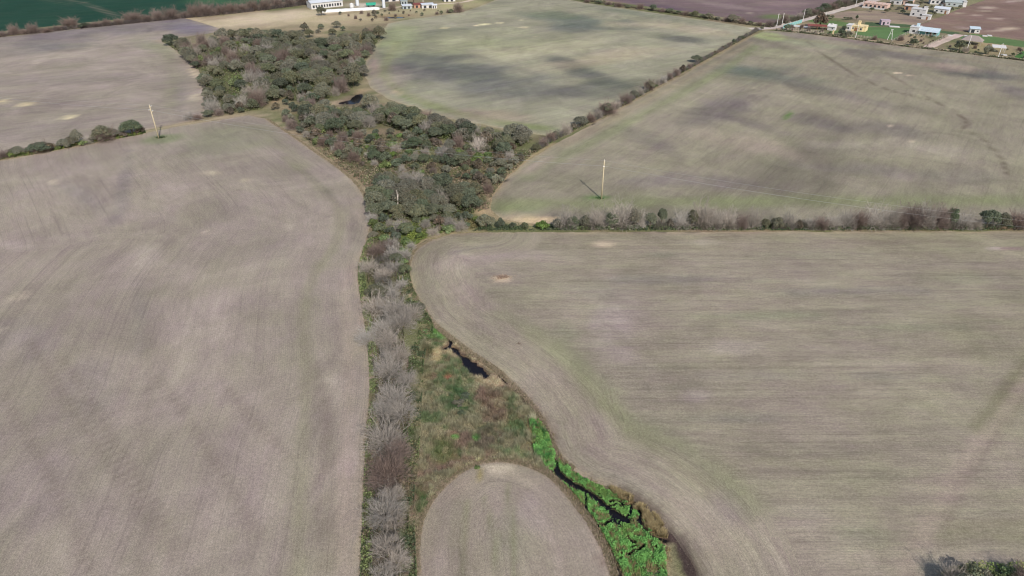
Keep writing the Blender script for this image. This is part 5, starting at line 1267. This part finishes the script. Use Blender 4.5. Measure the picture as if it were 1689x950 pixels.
# ------------------------------------------------------------------ power line
M_POLE = mat_plain('cream concrete pole', alb(194, 180, 150, .95), 0.85, var=0.1, scale=2.0)
M_INSUL = mat_plain('white porcelain', (0.78, 0.77, 0.74), 0.35, var=0.04)
M_STEEL = mat_plain('galvanised steel', (0.42, 0.43, 0.44), 0.5, 0.6, 0.1)
M_WIRE = mat_plain('aluminium wire', (0.62, 0.62, 0.62), 0.45, 0.7, 0.05)
POLE_H = 11.9
pl, pr_ = np.array(G(262, 228)), np.array(G(992, 328))
ldir = (pr_ - pl) / np.linalg.norm(pr_ - pl)
ARMS = [(11.2, 1, 0.75), (10.2, -1, 0.85), (9.5, 1, 0.85)]
def power_pole(xy, label):
    rz = math.atan2(ldir[1], ldir[0])
    o = empty('power_pole', (xy[0], xy[1], 0), rz)
    tag(o, label, 'power pole', 'poles of the power line')
    MB().tube([(0, 0, -0.5), (0, 0, 6), (0, 0, POLE_H)], [0.23, 0.19, 0.13], 10).build('shaft', M_POLE, o, True)
    MB().tube([(0, 0, POLE_H), (0, 0, POLE_H + 0.35)], [0.05, 0.03], 6).build('tip_pin', M_INSUL, o)
    for z, s, L in ARMS:
        a = MB().box(-0.06, 0.06, min(0.05 * s, L * s), max(0.05 * s, L * s), z - 0.06, z + 0.06)
        a.tube([(0, 0.1 * s, z - 0.5), (0, L * 0.8 * s, z - 0.06)], [0.03, 0.03], 5)
        ao = a.build('arm', M_POLE, o)
        y = L * s * 0.95
        MB().tube([(0, y, z + .06), (0, y, z + .12), (0, y, z + .14), (0, y, z + .22), (0, y, z + .24), (0, y, z + .34)], [.05, .05, .12, .12, .07, .06], 8).build('insulator', M_INSUL, ao)
        MB().tube([(0, y * 0.55, z + .06), (0, y * 0.55, z + .1), (0, y * 0.55, z + .26)], [.05, .09, .05], 8).build('insulator', M_INSUL, ao)
    return o
power_pole(pr_, 'cream power pole in the upper right field above the straight hedgerow')
power_pole(pl, 'cream leaning-looking power pole at the left hedgerow gap')
ANR = np.array([-ldir[1], ldir[0]])
for i, (z, s, L) in enumerate(ARMS):
    span = pr_ - pl
    pts = []
    for a, b in ((pl - span, pl), (pl, pr_), (pr_, pr_ + span)):
        for t in np.linspace(0, 1, 25)[:-1]:
            p = a + (b - a) * t + ANR * L * s * 0.95
            pts.append((p[0], p[1], z + 0.34 - 2.6 * 4 * t * (1 - t)))
    o = MB().tube(pts, [0.012] * len(pts), 4).build('overhead_wire', M_WIRE)
    tag(o, '%s thin wire strung between the two cream power poles' % ('topmost', 'middle', 'lowest')[i], 'wire', 'wires of the power line')

# ------------------------------------------------------------------ houses of the village
M_WHITE = mat_plain('white render', (0.57, 0.555, 0.54), 0.85, var=0.2)
M_YELLOW = mat_plain('yellow render', (0.70, 0.57, 0.34), 0.85, var=0.12)
M_TURQ = mat_plain('turquoise paint', (0.20, 0.44, 0.43), 0.7, var=0.16)
M_PALEBLUE = mat_plain('pale blue render', (0.52, 0.66, 0.72), 0.8, var=0.07)
M_PINK = mat_plain('pinkish purple render', (0.46, 0.36, 0.41), 0.85, var=0.16)
M_BRICK = mat_plain('bare brick', (0.46, 0.27, 0.19), 0.9, var=0.22, scale=3)
M_SALMON = mat_plain('pale brick', (0.60, 0.43, 0.36), 0.9, var=0.18, scale=3)
M_TIN = mat_plain('pale tin roof', (0.66, 0.69, 0.73), 0.45, 0.15, 0.1)
M_TINBLUE = mat_plain('light blue tin roof', (0.56, 0.65, 0.71), 0.5, 0.1, 0.16)
M_GREYROOF = mat_plain('grey green roof', (0.34, 0.38, 0.38), 0.7, var=0.12)
M_DARK = mat_plain('dark window glass', (0.035, 0.04, 0.05), 0.15, var=0.1, spec=0.5)
M_WOOD = mat_plain('brown wood', (0.26, 0.13, 0.07), 0.7, var=0.15)
M_THATCH = mat_plain('grey thatch', (0.30, 0.25, 0.23), 0.95, var=0.25, scale=4)
M_REDROOF = mat_plain('dark red tin', (0.22, 0.07, 0.06), 0.7, var=0.2)
M_GREEN = mat_plain('green paint', (0.04, 0.36, 0.24), 0.6, var=0.1)
M_POST = mat_plain('weathered post', (0.42, 0.37, 0.31), 0.9, var=0.2)
M_PLASTIC = mat_plain('white plastic film', (0.70, 0.69, 0.67), 0.5, var=0.06, scale=0.5)
VY = math.atan2(G(1689, 102)[1] - G(1310, 50)[1], G(1689, 102)[0] - G(1310, 50)[0])

def window(parent, x, z, w_, h_, y=0.0, name='window', frame=None, mat=None, pane='pane'):
    """a frame standing 4 cm proud of the wall with its pane or leaf inside"""
    f = 0.09
    mb = MB()
    mb.box(x - w_ / 2 - f, x - w_ / 2, y - 0.05, y + 0.02, z - f, z + h_ + f); mb.box(x + w_ / 2, x + w_ / 2 + f, y - 0.05, y + 0.02, z - f, z + h_ + f)
    mb.box(x - w_ / 2, x + w_ / 2, y - 0.05, y + 0.02, z + h_, z + h_ + f); mb.box(x - w_ / 2, x + w_ / 2, y - 0.05, y + 0.02, z - f, z)
    fr = mb.build(name, frame or M_WHITE, parent)
    MB().box(x - w_ / 2, x + w_ / 2, y - 0.02, y + 0.01, z, z + h_).build(pane, mat or M_DARK, fr)
    return fr

def roof_flat(mb, w_, d, h, ov=0.25, t=0.22):
    return mb.box(-w_ / 2 - ov, w_ / 2 + ov, -ov, d + ov, h, h + t)
def roof_gable(mb, w_, d, h, rise, ov=0.4, t=0.14):
    """ridge along x"""
    y0, y1, ym = -ov, d + ov, d / 2
    zl = h - rise * ov / (d / 2)
    for a, b in ((y0, ym), (y1, ym)):
        x0, x1 = -w_ / 2 - ov, w_ / 2 + ov
        mb.faces([(x0, a, zl), (x1, a, zl), (x1, b, h + rise), (x0, b, h + rise), (x0, a, zl + t), (x1, a, zl + t), (x1, b, h + rise + t), (x0, b, h + rise + t)],
                 [(0, 1, 2, 3), (4, 5, 6, 7), (0, 1, 5, 4), (1, 2, 6, 5), (2, 3, 7, 6), (3, 0, 4, 7)])
    return mb
def roof_shed(mb, w_, d0, d1, z0, z1, ov=0.3, t=0.12):
    x0, x1 = -w_ / 2 - ov, w_ / 2 + ov
    mb.faces([(x0, d0, z0), (x1, d0, z0), (x1, d1, z1), (x0, d1, z1), (x0, d0, z0 + t), (x1, d0, z0 + t), (x1, d1, z1 + t), (x0, d1, z1 + t)],
             [(0, 1, 2, 3), (4, 5, 6, 7), (0, 1, 5, 4), (1, 2, 6, 5), (2, 3, 7, 6), (3, 0, 4, 7)])
    return mb
def gable_wall(w_, d, h, rise):
    mb = MB()
    prof = [(0, 0), (d, 0), (d, h), (d / 2, h + rise), (0, h)]
    n = 5
    vs = [(-w_ / 2, y, z) for y, z in prof] + [(w_ / 2, y, z) for y, z in prof]
    fs = [tuple(range(n)), tuple(range(2 * n - 1, n - 1, -1))] + [(i, (i + 1) % n, n + (i + 1) % n, n + i) for i in range(n)]
    return mb.faces(vs, fs)

def house(px, label, w_, d, h, wall, roofm, style='flat', rise=1.2, ops=(), yaw=None, name='house', chimney=None, cat='house', group='houses of the village'):
    p = G(*px)
    o = empty(name, (p[0], p[1], -0.05), VY if yaw is None else yaw)
    tag(o, label, cat, group)
    o.scale = (0.86, 0.86, 0.86)
    if style == 'gable':
        gable_wall(w_, d, h, rise).build('wall', wall, o)
        r = roof_gable(MB(), w_, d, h, rise).build('roof', roofm, o)
    elif style == 'shed':
        MB().box(-w_ / 2, w_ / 2, 0, d, 0, h).build('wall', wall, o)
        r = roof_shed(MB(), w_, -0.6, d + 0.3, h + 0.02, h + rise).build('roof', roofm, o)
    else:
        MB().box(-w_ / 2, w_ / 2, 0, d, 0, h).build('wall', wall, o)
        r = roof_flat(MB(), w_, d, h).build('roof', roofm, o)
    if chimney:
        cx, cy, cw, ch, cm = chimney
        MB().box(cx - cw / 2, cx + cw / 2, cy - cw / 2, cy + cw / 2, h - 0.2, h + ch).box(cx - cw / 2 - .12, cx + cw / 2 + .12, cy - cw / 2 - .12, cy + cw / 2 + .12, h + ch, h + ch + .15).build('chimney', cm, r)
    for k, x, z, ww, hh in ops:
        if k == 'd': window(o, x, z, ww, hh, 0.0, 'door', M_WOOD, M_WOOD, 'door_leaf')
        elif k == 'o': window(o, x, z, ww, hh, 0.0, 'opening', wall, M_DARK, 'dark_interior')
        else: window(o, x, z, ww, hh)
    return o

# yellow house: two wings, a wide brown door, a tank tower on the roof
o = house((1411, 51), 'yellow house with a brown door and a square roof tower', 8.4, 7.5, 3.0, M_YELLOW, M_YELLOW, 'flat', ops=[('d', 0.2, 0.05, 2.3, 2.1), ('w', 3.0, 1.0, 1.1, 1.1), ('w', -1.9, 1.0, 0.8, 1.1)], chimney=(0.3, 4.5, 1.5, 2.6, M_YELLOW))
MB().box(-6.0, -2.8, -1.6, 5.0, 0, 3.3).box(-6.15, -2.65, -1.75, 5.15, 3.3, 3.5).build('wing', M_WHITE, o)
MB().box(4.0, 5.6, 1.0, 7.0, 0, 2.7).box(3.9, 5.7, 0.9, 7.1, 3.223, 3.4).build('side_wing', M_YELLOW, o)
window(o, -4.4, 1.0, 1.0, 1.1, -1.6)
# turquoise house with veranda
o = house((1526, 57.5), 'long turquoise and white house with a pale blue veranda roof', 14, 6, 3.2, M_TURQ, M_TINBLUE, 'gable', 1.0, ops=[('w', 0.5, 1.0, 1.6, 1.2), ('d', 3.0, 0.05, 1.0, 2.1), ('w', 5.2, 1.0, 1.4, 1.2)])
MB().box(-9.6, -4.2, -1.2, 5.8, 0, 4.0).box(-9.8, -4.0, -1.4, 6.0, 4.0, 4.2).build('front_wing', M_WHITE, o)
window(o, -7.0, 1.1, 1.6, 1.2, -1.2)
MB().box(-6.8, -5.2, 2.2, 3.8, 4.2, 5.9).build('water_tank', M_PALEBLUE, o)
rv = roof_shed(MB(), 11.0, -3.0, -0.45, 2.55, 3.0)
for v in range(len(rv.v)): rv.v[v] = (rv.v[v][0] + 1.6, rv.v[v][1], rv.v[v][2])
rv.build('veranda_roof', M_TINBLUE, o)
for x in (-3.2, 0.4, 4.0, 7.0): MB().box(x - .08, x + .08, -2.9, -2.74, 0, 2.58).build('veranda_post', M_WHITE, o)
house((1370, 50.3), 'small white cabin with a gabled roof beside the round tree', 4.6, 4.0, 2.6, M_WHITE, M_WHITE, 'gable', 1.2, ops=[('w', 0.8, 1.0, 0.7, 0.8)], name='cabin', cat='cabin', chimney=(0, 1.5, .6, 1.6, M_WHITE))
house((1460, 41.5), 'small pinkish purple house behind the bright lawn', 5.6, 4.5, 2.9, M_PINK, M_PINK, 'flat', ops=[('o', -1.2, 0.1, 1.2, 2.0), ('w', 1.4, 1.0, 1.0, 1.0)], yaw=VY + 0.5)
house((1607, 54.5), 'small blue and white shed at the edge of the ploughed field', 5.6, 4.0, 2.6, M_WHITE, M_TINBLUE, 'shed', 0.7, ops=[('o', -1.2, 0.1, 2.0, 1.9), ('w', 1.6, 0.9, 0.9, 0.8)], name='shed', cat='shed', yaw=VY + 0.3)
house((1512, 27.5), 'large white two-storey house behind the fallow plot', 9.5, 7.0, 5.0, M_WHITE, M_WHITE, 'flat', ops=[('w', -2.6, 1.0, 1.2, 1.2), ('w', 2.4, 1.0, 1.2, 1.2), ('w', 0, 3.4, 1.4, 0.9)], chimney=(3.4, 5.0, 2.2, 1.4, M_WHITE))
house((1526, 32.3), 'small white annexe in front of the large white house', 5.6, 4.0, 2.8, M_WHITE, M_WHITE, 'flat', ops=[('d', 0.8, 0.05, 0.9, 2.0)], name='annexe')
house((1551, 22.0), 'white house with a pale low roof nearest the ploughed field', 9.5, 7.0, 3.2, M_WHITE, M_TIN, 'gable', 1.0, ops=[('w', -2.8, 1.0, 1.2, 1.1), ('w', 0.4, 1.0, 1.2, 1.1), ('d', 3.0, 0.05, 1.0, 2.1)], chimney=(-1, 4.5, 0.9, 1.9, M_GREYROOF))
house((1549, 7.6), 'white house with a row of dark windows and a chimney', 13, 7, 3.6, M_WHITE, M_TIN, 'shed', 0.8, ops=[('w', -4.6, 1.0, 1.6, 1.5), ('w', -1.6, 1.0, 1.6, 1.5), ('w', 1.4, 1.0, 1.6, 1.5), ('w', 4.4, 1.0, 1.6, 1.5)], chimney=(-2.5, 5, 0.8, 1.6, M_WHITE), yaw=VY + 0.35)
o = house((1572, 10.6), 'grey-green roofed house with a white gable end', 12, 7, 3.0, M_GREYROOF, M_GREYROOF, 'gable', 1.3, ops=[('w', -3.0, 0.9, 1.4, 1.2), ('w', 0.5, 0.9, 1.4, 1.2)], yaw=VY + 0.35)
MB().box(6.03, 8.6, -0.4, 5.2, 0, 3.4).box(5.9, 8.75, -0.55, 5.35, 3.95, 4.1).build('white_wing', M_WHITE, o)
house((1476, 7.2), 'white house with dark openings at the top edge', 8, 6, 3.0, M_WHITE, M_GREYROOF, 'flat', ops=[('o', -2.0, 0.1, 1.8, 2.0), ('w', 1.6, 1.0, 1.4, 1.2)])
house((1493, 7.8), 'brick and white house with a salmon side wall', 9, 7, 3.4, M_SALMON, M_GREYROOF, 'shed', 0.6, ops=[('o', -2.6, 0.1, 1.8, 2.2), ('w', 0.4, 1.0, 1.6, 1.2), ('w', 3.0, 1.0, 1.2, 1.2)])
house((1501, 16.8), 'white-roofed house on a brown plinth behind the large white house', 8.5, 5, 3.0, M_BRICK, M_WHITE, 'shed', 0.5, ops=[('o', -2.4, 0.1, 1.6, 2.0), ('w', 1.2, 1.0, 1.2, 1.0)])
o = house((1442, 14.0), 'unfinished pale brick building with many openings near the dirt road', 17, 9, 3.2, M_SALMON, M_SALMON, 'flat', ops=[('o', -6.0, 0.2, 1.6, 2.2), ('o', -3.0, 0.2, 1.6, 2.2), ('o', 0, 0.2, 1.6, 2.2), ('o', 3.0, 0.2, 1.6, 2.2), ('o', 6.0, 0.2, 1.6, 2.2)], name='unfinished_building', cat='building')
for x in (-7, -4, -1.2, 1.8, 4.6, 7.4): MB().box(x - .2, x + .2, 0.5, 0.9, 3.423, 4.7).build('column', M_SALMON, o)
MB().box(-8.5, 8.5, -1.7, -1.4, 0, 1.1).build('low_wall', M_WHITE, o)
# thatched shelter
p = G(1602, 72); o = empty('thatched_shelter', (p[0], p[1], -0.05), VY); tag(o, 'grey thatched shelter on posts behind the dark round tree', 'shelter')
MB().faces([(-5, -3.5, 2.0), (5, -3.5, 2.0), (5, 3.5, 2.0), (-5, 3.5, 2.0), (-2, 0, 4.3), (2, 0, 4.3)], [(0, 1, 5, 4), (1, 2, 5), (2, 3, 4, 5), (3, 0, 4), (0, 3, 2, 1)]).build('roof', M_THATCH, o)
for x in (-4.4, 0, 4.4):
    for y in (-3, 3): MB().tube([(x, y, 0), (x, y, 2.02)], [.12, .1], 6).build('post', M_POST, o)
# white canopy
p = G(1645, 86); o = empty('canopy', (p[0], p[1], -0.05), VY + 0.25); tag(o, 'white flat canopy on thin posts right of the dark round tree', 'canopy')
roof_shed(MB(), 5.5, -2, 2.5, 2.5, 3.0).build('roof', M_WHITE, o)
for x in (-2.6, 2.6):
    for y in (-1.8, 2.2): MB().tube([(x, y, 0), (x, y, 2.52)], [.07, .07], 6).build('post', M_WHITE, o)
p = G(1347, 48.2); o = empty('open_shelter', (p[0], p[1], -0.05), VY + 0.45); tag(o, 'low dark red open shelter below the big round tree', 'shelter')
roof_shed(MB(), 10, -1.6, 1.8, 1.9, 2.3).build('roof', M_REDROOF, o)
for x in (-4.6, 0, 4.6):
    for y in (-1.4, 1.6): MB().box(x - .08, x + .08, y - .08, y + .08, 0, 1.92).build('post', M_WOOD, o)
# pale slabs lying in the yards
for px, w_, d, rz, lb in [((1316, 43.6), 5.0, 4.0, 0.2, 'left white concrete slab in the corner yard'), ((1327, 45), 5.2, 4.0, 0.2, 'right white concrete slab in the corner yard'), ((1475, 44.2), 5.5, 3.0, 0.4, 'white slab beside the pinkish house'), ((1593, 59.3), 1.8, 1.5, 0, 'small white block on the lawn left of the blue shed'), ((1624, 59.5), 2.2, 2.4, 0.3, 'left white slab behind the thatched shelter'), ((1632, 59), 2.2, 2.6, 0.3, 'right white slab behind the thatched shelter'), ((1656, 91), 2.4, 2.0, 0.2, 'pale slab in front of the white canopy'), ((1567, 58.6), 2.2, 2.0, 0.2, 'white block at the top of the driveway')]:
    p = G(*px); o = empty('concrete_slab', (p[0], p[1], 0), VY + rz); tag(o, lb, 'slab')
    MB().box(-w_ / 2, w_ / 2, -d / 2, d / 2, -0.1, 0.28).build('block', M_WHITE, o)
    MB().box(-w_ / 2 - .15, w_ / 2 + .15, -d / 2 - .15, d / 2 + .15, -0.1, 0.08).build('footing', M_POST, o)

def fence(a, b, label, h, n, post, panel=None, name='fence', rails=2):
    A, B = np.array(G(*a)), np.array(G(*b)); L = np.linalg.norm(B - A)
    o = empty(name, (A[0], A[1], -0.05), math.atan2(B[1] - A[1], B[0] - A[0])); tag(o, label, 'fence' if panel is None else 'wall')
    for i in range(n + 1):
        x = L * i / n
        MB().box(x - .11, x + .11, -.11, .11, 0, h + 0.15).build('post', post, o)
        if i < n:
            x1 = L * (i + 1) / n
            if panel: MB().box(x + .11, x1 - .11, -.05, .05, 0.05, h).build('panel', panel, o)
            else:
                for k in range(rails):
                    z = h * (0.45 + 0.5 * k / max(1, rails - 1)); MB().box(x + .11, x1 - .11, -.025, .025, z - .04, z + .04).build('rail', post, o)
fence((1291, 47), (1322, 37.6), 'turquoise panel wall with white posts along the dirt road', 1.9, 9, M_WHITE, M_TURQ, 'panel_wall')
fence((1300, 50.5), (1358, 56), 'post and rail fence in front of the corner yard', 1.5, 14, M_POST)
fence((1380, 58.2), (1440, 64.5), 'post and rail fence in front of the yellow house', 1.2, 12, M_POST)
fence((1471, 69), (1502, 52.5), 'fence left of the turquoise house plot', 1.2, 10, M_POST)
fence((1534, 74.5), (1562, 61), 'fence along the left side of the driveway', 1.2, 9, M_POST)
fence((1502, 58.5), (1560, 62), 'low fence in front of the turquoise house', 1.1, 10, M_POST)
for px, h, lb in [((1411, 62), 7, 'thin white pole in front of the yellow house'), ((1594, 84), 8, 'white pole by the dark round tree below the thatched shelter'), ((1646, 95), 7, 'white pole in front of the white canopy'), ((1281, 42.5), 7, 'left pole at the foot of the pale dirt road'), ((1289.5, 41.5), 7, 'right pole at the foot of the pale dirt road'), ((1324, 35), 7, 'pole at the upper end of the turquoise wall'), ((1411, 10), 9, 'left tall pole along the upper dirt road'), ((1423.5, 6.5), 9, 'right tall pole along the upper dirt road'), ((1360, 36), 6, 'pole on the lawn behind the round tree'), ((698, 6), 8, 'thin pole among the farm sheds')]:
    p = G(*px); o = empty('street_pole', (p[0], p[1], -0.2)); tag(o, lb, 'pole', 'small poles of the village')
    MB().tube([(0, 0, 0), (0, 0, h)], [.16, .1], 8).build('shaft', M_INSUL, o)
    MB().box(-.7, .7, -.06, .06, h - .6, h - .46).build('crossarm', M_POST, o)
p = G(1467, 66); o = empty('frame_pole', (p[0], p[1], -0.1), VY + 0.3); tag(o, 'white splayed double pole standing on the bright lawn', 'pole')
for s in (-1, 1): MB().tube([(1.1 * s, 0, 0), (.18 * s, 0, 5.6)], [.13, .08], 8).build('leg', M_INSUL, o)
MB().box(-.62, .62, -.06, .06, 3.2, 3.34).build('brace', M_INSUL, o)
MB().box(-.6, .6, -.06, .06, 5.5, 5.62).build('crossarm', M_INSUL, o)
for px, lb in [((1373.5, 57), 'left yellow gate pillar before the yellow house'), ((1398, 59), 'right yellow gate pillar before the yellow house')]:
    p = G(*px); o = empty('gate_pillar', (p[0], p[1], -0.1), VY); tag(o, lb, 'pillar', 'yellow gate pillars')
    MB().box(-.35, .35, -.35, .35, 0, 2.6).build('shaft', M_YELLOW, o); MB().box(-.45, .45, -.45, .45, 2.6, 2.8).build('cap', M_WHITE, o)

# ------------------------------------------------------------------ the farm at the top edge
a, b = np.array(G(514, 15.5)), np.array(G(566, 10)); FY = math.atan2(b[1] - a[1], b[0] - a[0]); L = np.linalg.norm(b - a)
o = empty('long_shed', (*(a + b) / 2, -0.05), FY); tag(o, 'long white farm shed with a silver roof and a row of dark openings', 'shed')
MB().box(-L / 2, L / 2, 0, 9, 0, 3.6).build('wall', M_WHITE, o)
r = roof_shed(MB(), L, -0.6, 4.4, 3.64, 4.7).build('roof', M_TIN, o)
MB().box(-L / 2 + 1.2, L / 2, 4.45, 9.0, 3.6, 5.6).build('clerestory', M_DARK, r)
roof_shed(MB(), L, 4.2, 10.5, 5.65, 6.6).build('upper_roof', M_TIN, r)
for i in range(11):
    x = -L / 2 + 1.6 + i * (L - 3.2) / 10
    window(o, x, 0.7, 0.95 if i % 3 else 1.3, 1.6, 0, 'opening', M_WHITE, M_DARK, 'dark_interior')
a, b = np.array(G(531, 20)), np.array(G(626, 15)); TY = math.atan2(b[1] - a[1], b[0] - a[0]); L = np.linalg.norm(b - a)
o = empty('plastic_tunnel', (*(a + b) / 2, -0.05), TY); tag(o, 'long white plastic-covered tunnel lying in front of the farm shed', 'tunnel')
prof = [(1.9 * math.cos(t), 1.5 * math.sin(t)) for t in np.linspace(0, math.pi, 12)]
nseg = 24; mb = MB(); vs = []; fs = []
for i in range(nseg + 1):
    x = -L / 2 + L * i / nseg; k = 1 + 0.05 * math.sin(i * 2.1) - (0.25 if i in (0, nseg) else 0)
    vs += [(x, y * k, z * k) for y, z in prof]
for i in range(nseg):
    fs += [(i * 12 + j, i * 12 + j + 1, (i + 1) * 12 + j + 1, (i + 1) * 12 + j) for j in range(11)]
fs += [tuple(range(12)), tuple(range(nseg * 12, nseg * 12 + 12))]
mb.faces(vs, fs).build('cover', M_PLASTIC, o, True)
for i in range(0, nseg + 1, 4):
    x = -L / 2 + L * i / nseg
    MB().tube([(x, 2.04 * math.cos(t), 1.62 * math.sin(t)) for t in np.linspace(0.05, math.pi - 0.05, 10)], [.06] * 10, 5).build('hoop', M_STEEL, o)
def silo(px, r_, h, label, mat, group='silos and tanks of the farm'):
    p = G(*px); o = empty('silo', (p[0], p[1], -0.05)); tag(o, label, 'silo', group)
    MB().tube([(0, 0, 0.4), (0, 0, h)], [r_, r_], 14).build('body', mat, o)
    MB().tube([(0, 0, h + .003), (0, 0, h + r_ * 0.6)], [r_ * 1.05, 0.12], 14).build('cone_roof', mat, o)
    for k in range(4):
        t = k * math.pi / 2 + .4; MB().box(r_ * .8 * math.cos(t) - .1, r_ * .8 * math.cos(t) + .1, r_ * .8 * math.sin(t) - .1, r_ * .8 * math.sin(t) + .1, 0, .42).build('foot', M_STEEL, o)
silo((633.5, 13.5), 1.0, 6.0, 'slim pale grey silo at the right end of the white tunnel', M_TIN)
silo((590, 10), 1.1, 6.5, 'slim grey silo between the long shed and the green tank', M_TIN)
silo((580.5, 13), 1.3, 2.4, 'short white tank right of the long shed', M_PLASTIC)
p = G(612, 10.5); o = empty('green_trailer', (p[0], p[1], -0.05), TY); tag(o, 'green farm trailer behind the white tunnel', 'trailer')
MB().prism([(-2.9, .9), (2.9, .9), (3.3, 2.3), (-3.3, 2.3)], -1.1, 1.1).build('hopper', M_GREEN, o)
for x in (-1.8, 1.8):
    for y in (-1.2, 1.2): MB().tube([(x, y - .14, .5), (x, y + .14, .5)], [.5, .5], 12).build('wheel', M_DARK, o)
MB().box(-4.6, -2.6, -.08, .08, .7, .86).build('drawbar', M_STEEL, o)
for px, w_, d, h, wm, rm, st, lb in [((692, 12.8), 8, 4, 2.4, M_BRICK, M_REDROOF, 'shed', 'small shed with a dark red roof on the farm'), ((706, 13.5), 9, 4, 2.6, M_WHITE, M_TIN, 'shed', 'long white open shed with a silver roof right of the red one'), ((717, 13.8), 3.6, 3, 2.4, M_WHITE, M_TIN, 'gable', 'small white hut at the right end of the farm sheds'),
                                     ((672, 14.6), 7, 4, 2.2, M_GREYROOF, M_TIN, 'shed', 'low grey shed left of the red-roofed one'), ((667, 6.5), 5, 3.4, 2.2, M_GREYROOF, M_GREYROOF, 'flat', 'small dark grey shed above the low grey one'), ((645, 2.5), 13, 5, 2.6, M_WHITE, M_TINBLUE, 'shed', 'pale blue roofed shed at the top edge'), ((742, 2.5), 9, 4, 2.4, M_WHITE, M_TIN, 'shed', 'white shed at the top edge right of the dark trees')]:
    house(px, lb, w_, d, h, wm, rm, st, 0.5, ops=[('o', -w_ * .25, .1, w_ * .22, h * .72), ('o', w_ * .18, .1, w_ * .2, h * .72)], yaw=FY - 0.25, name='farm_shed', cat='shed', group='sheds of the farm')
#PART5
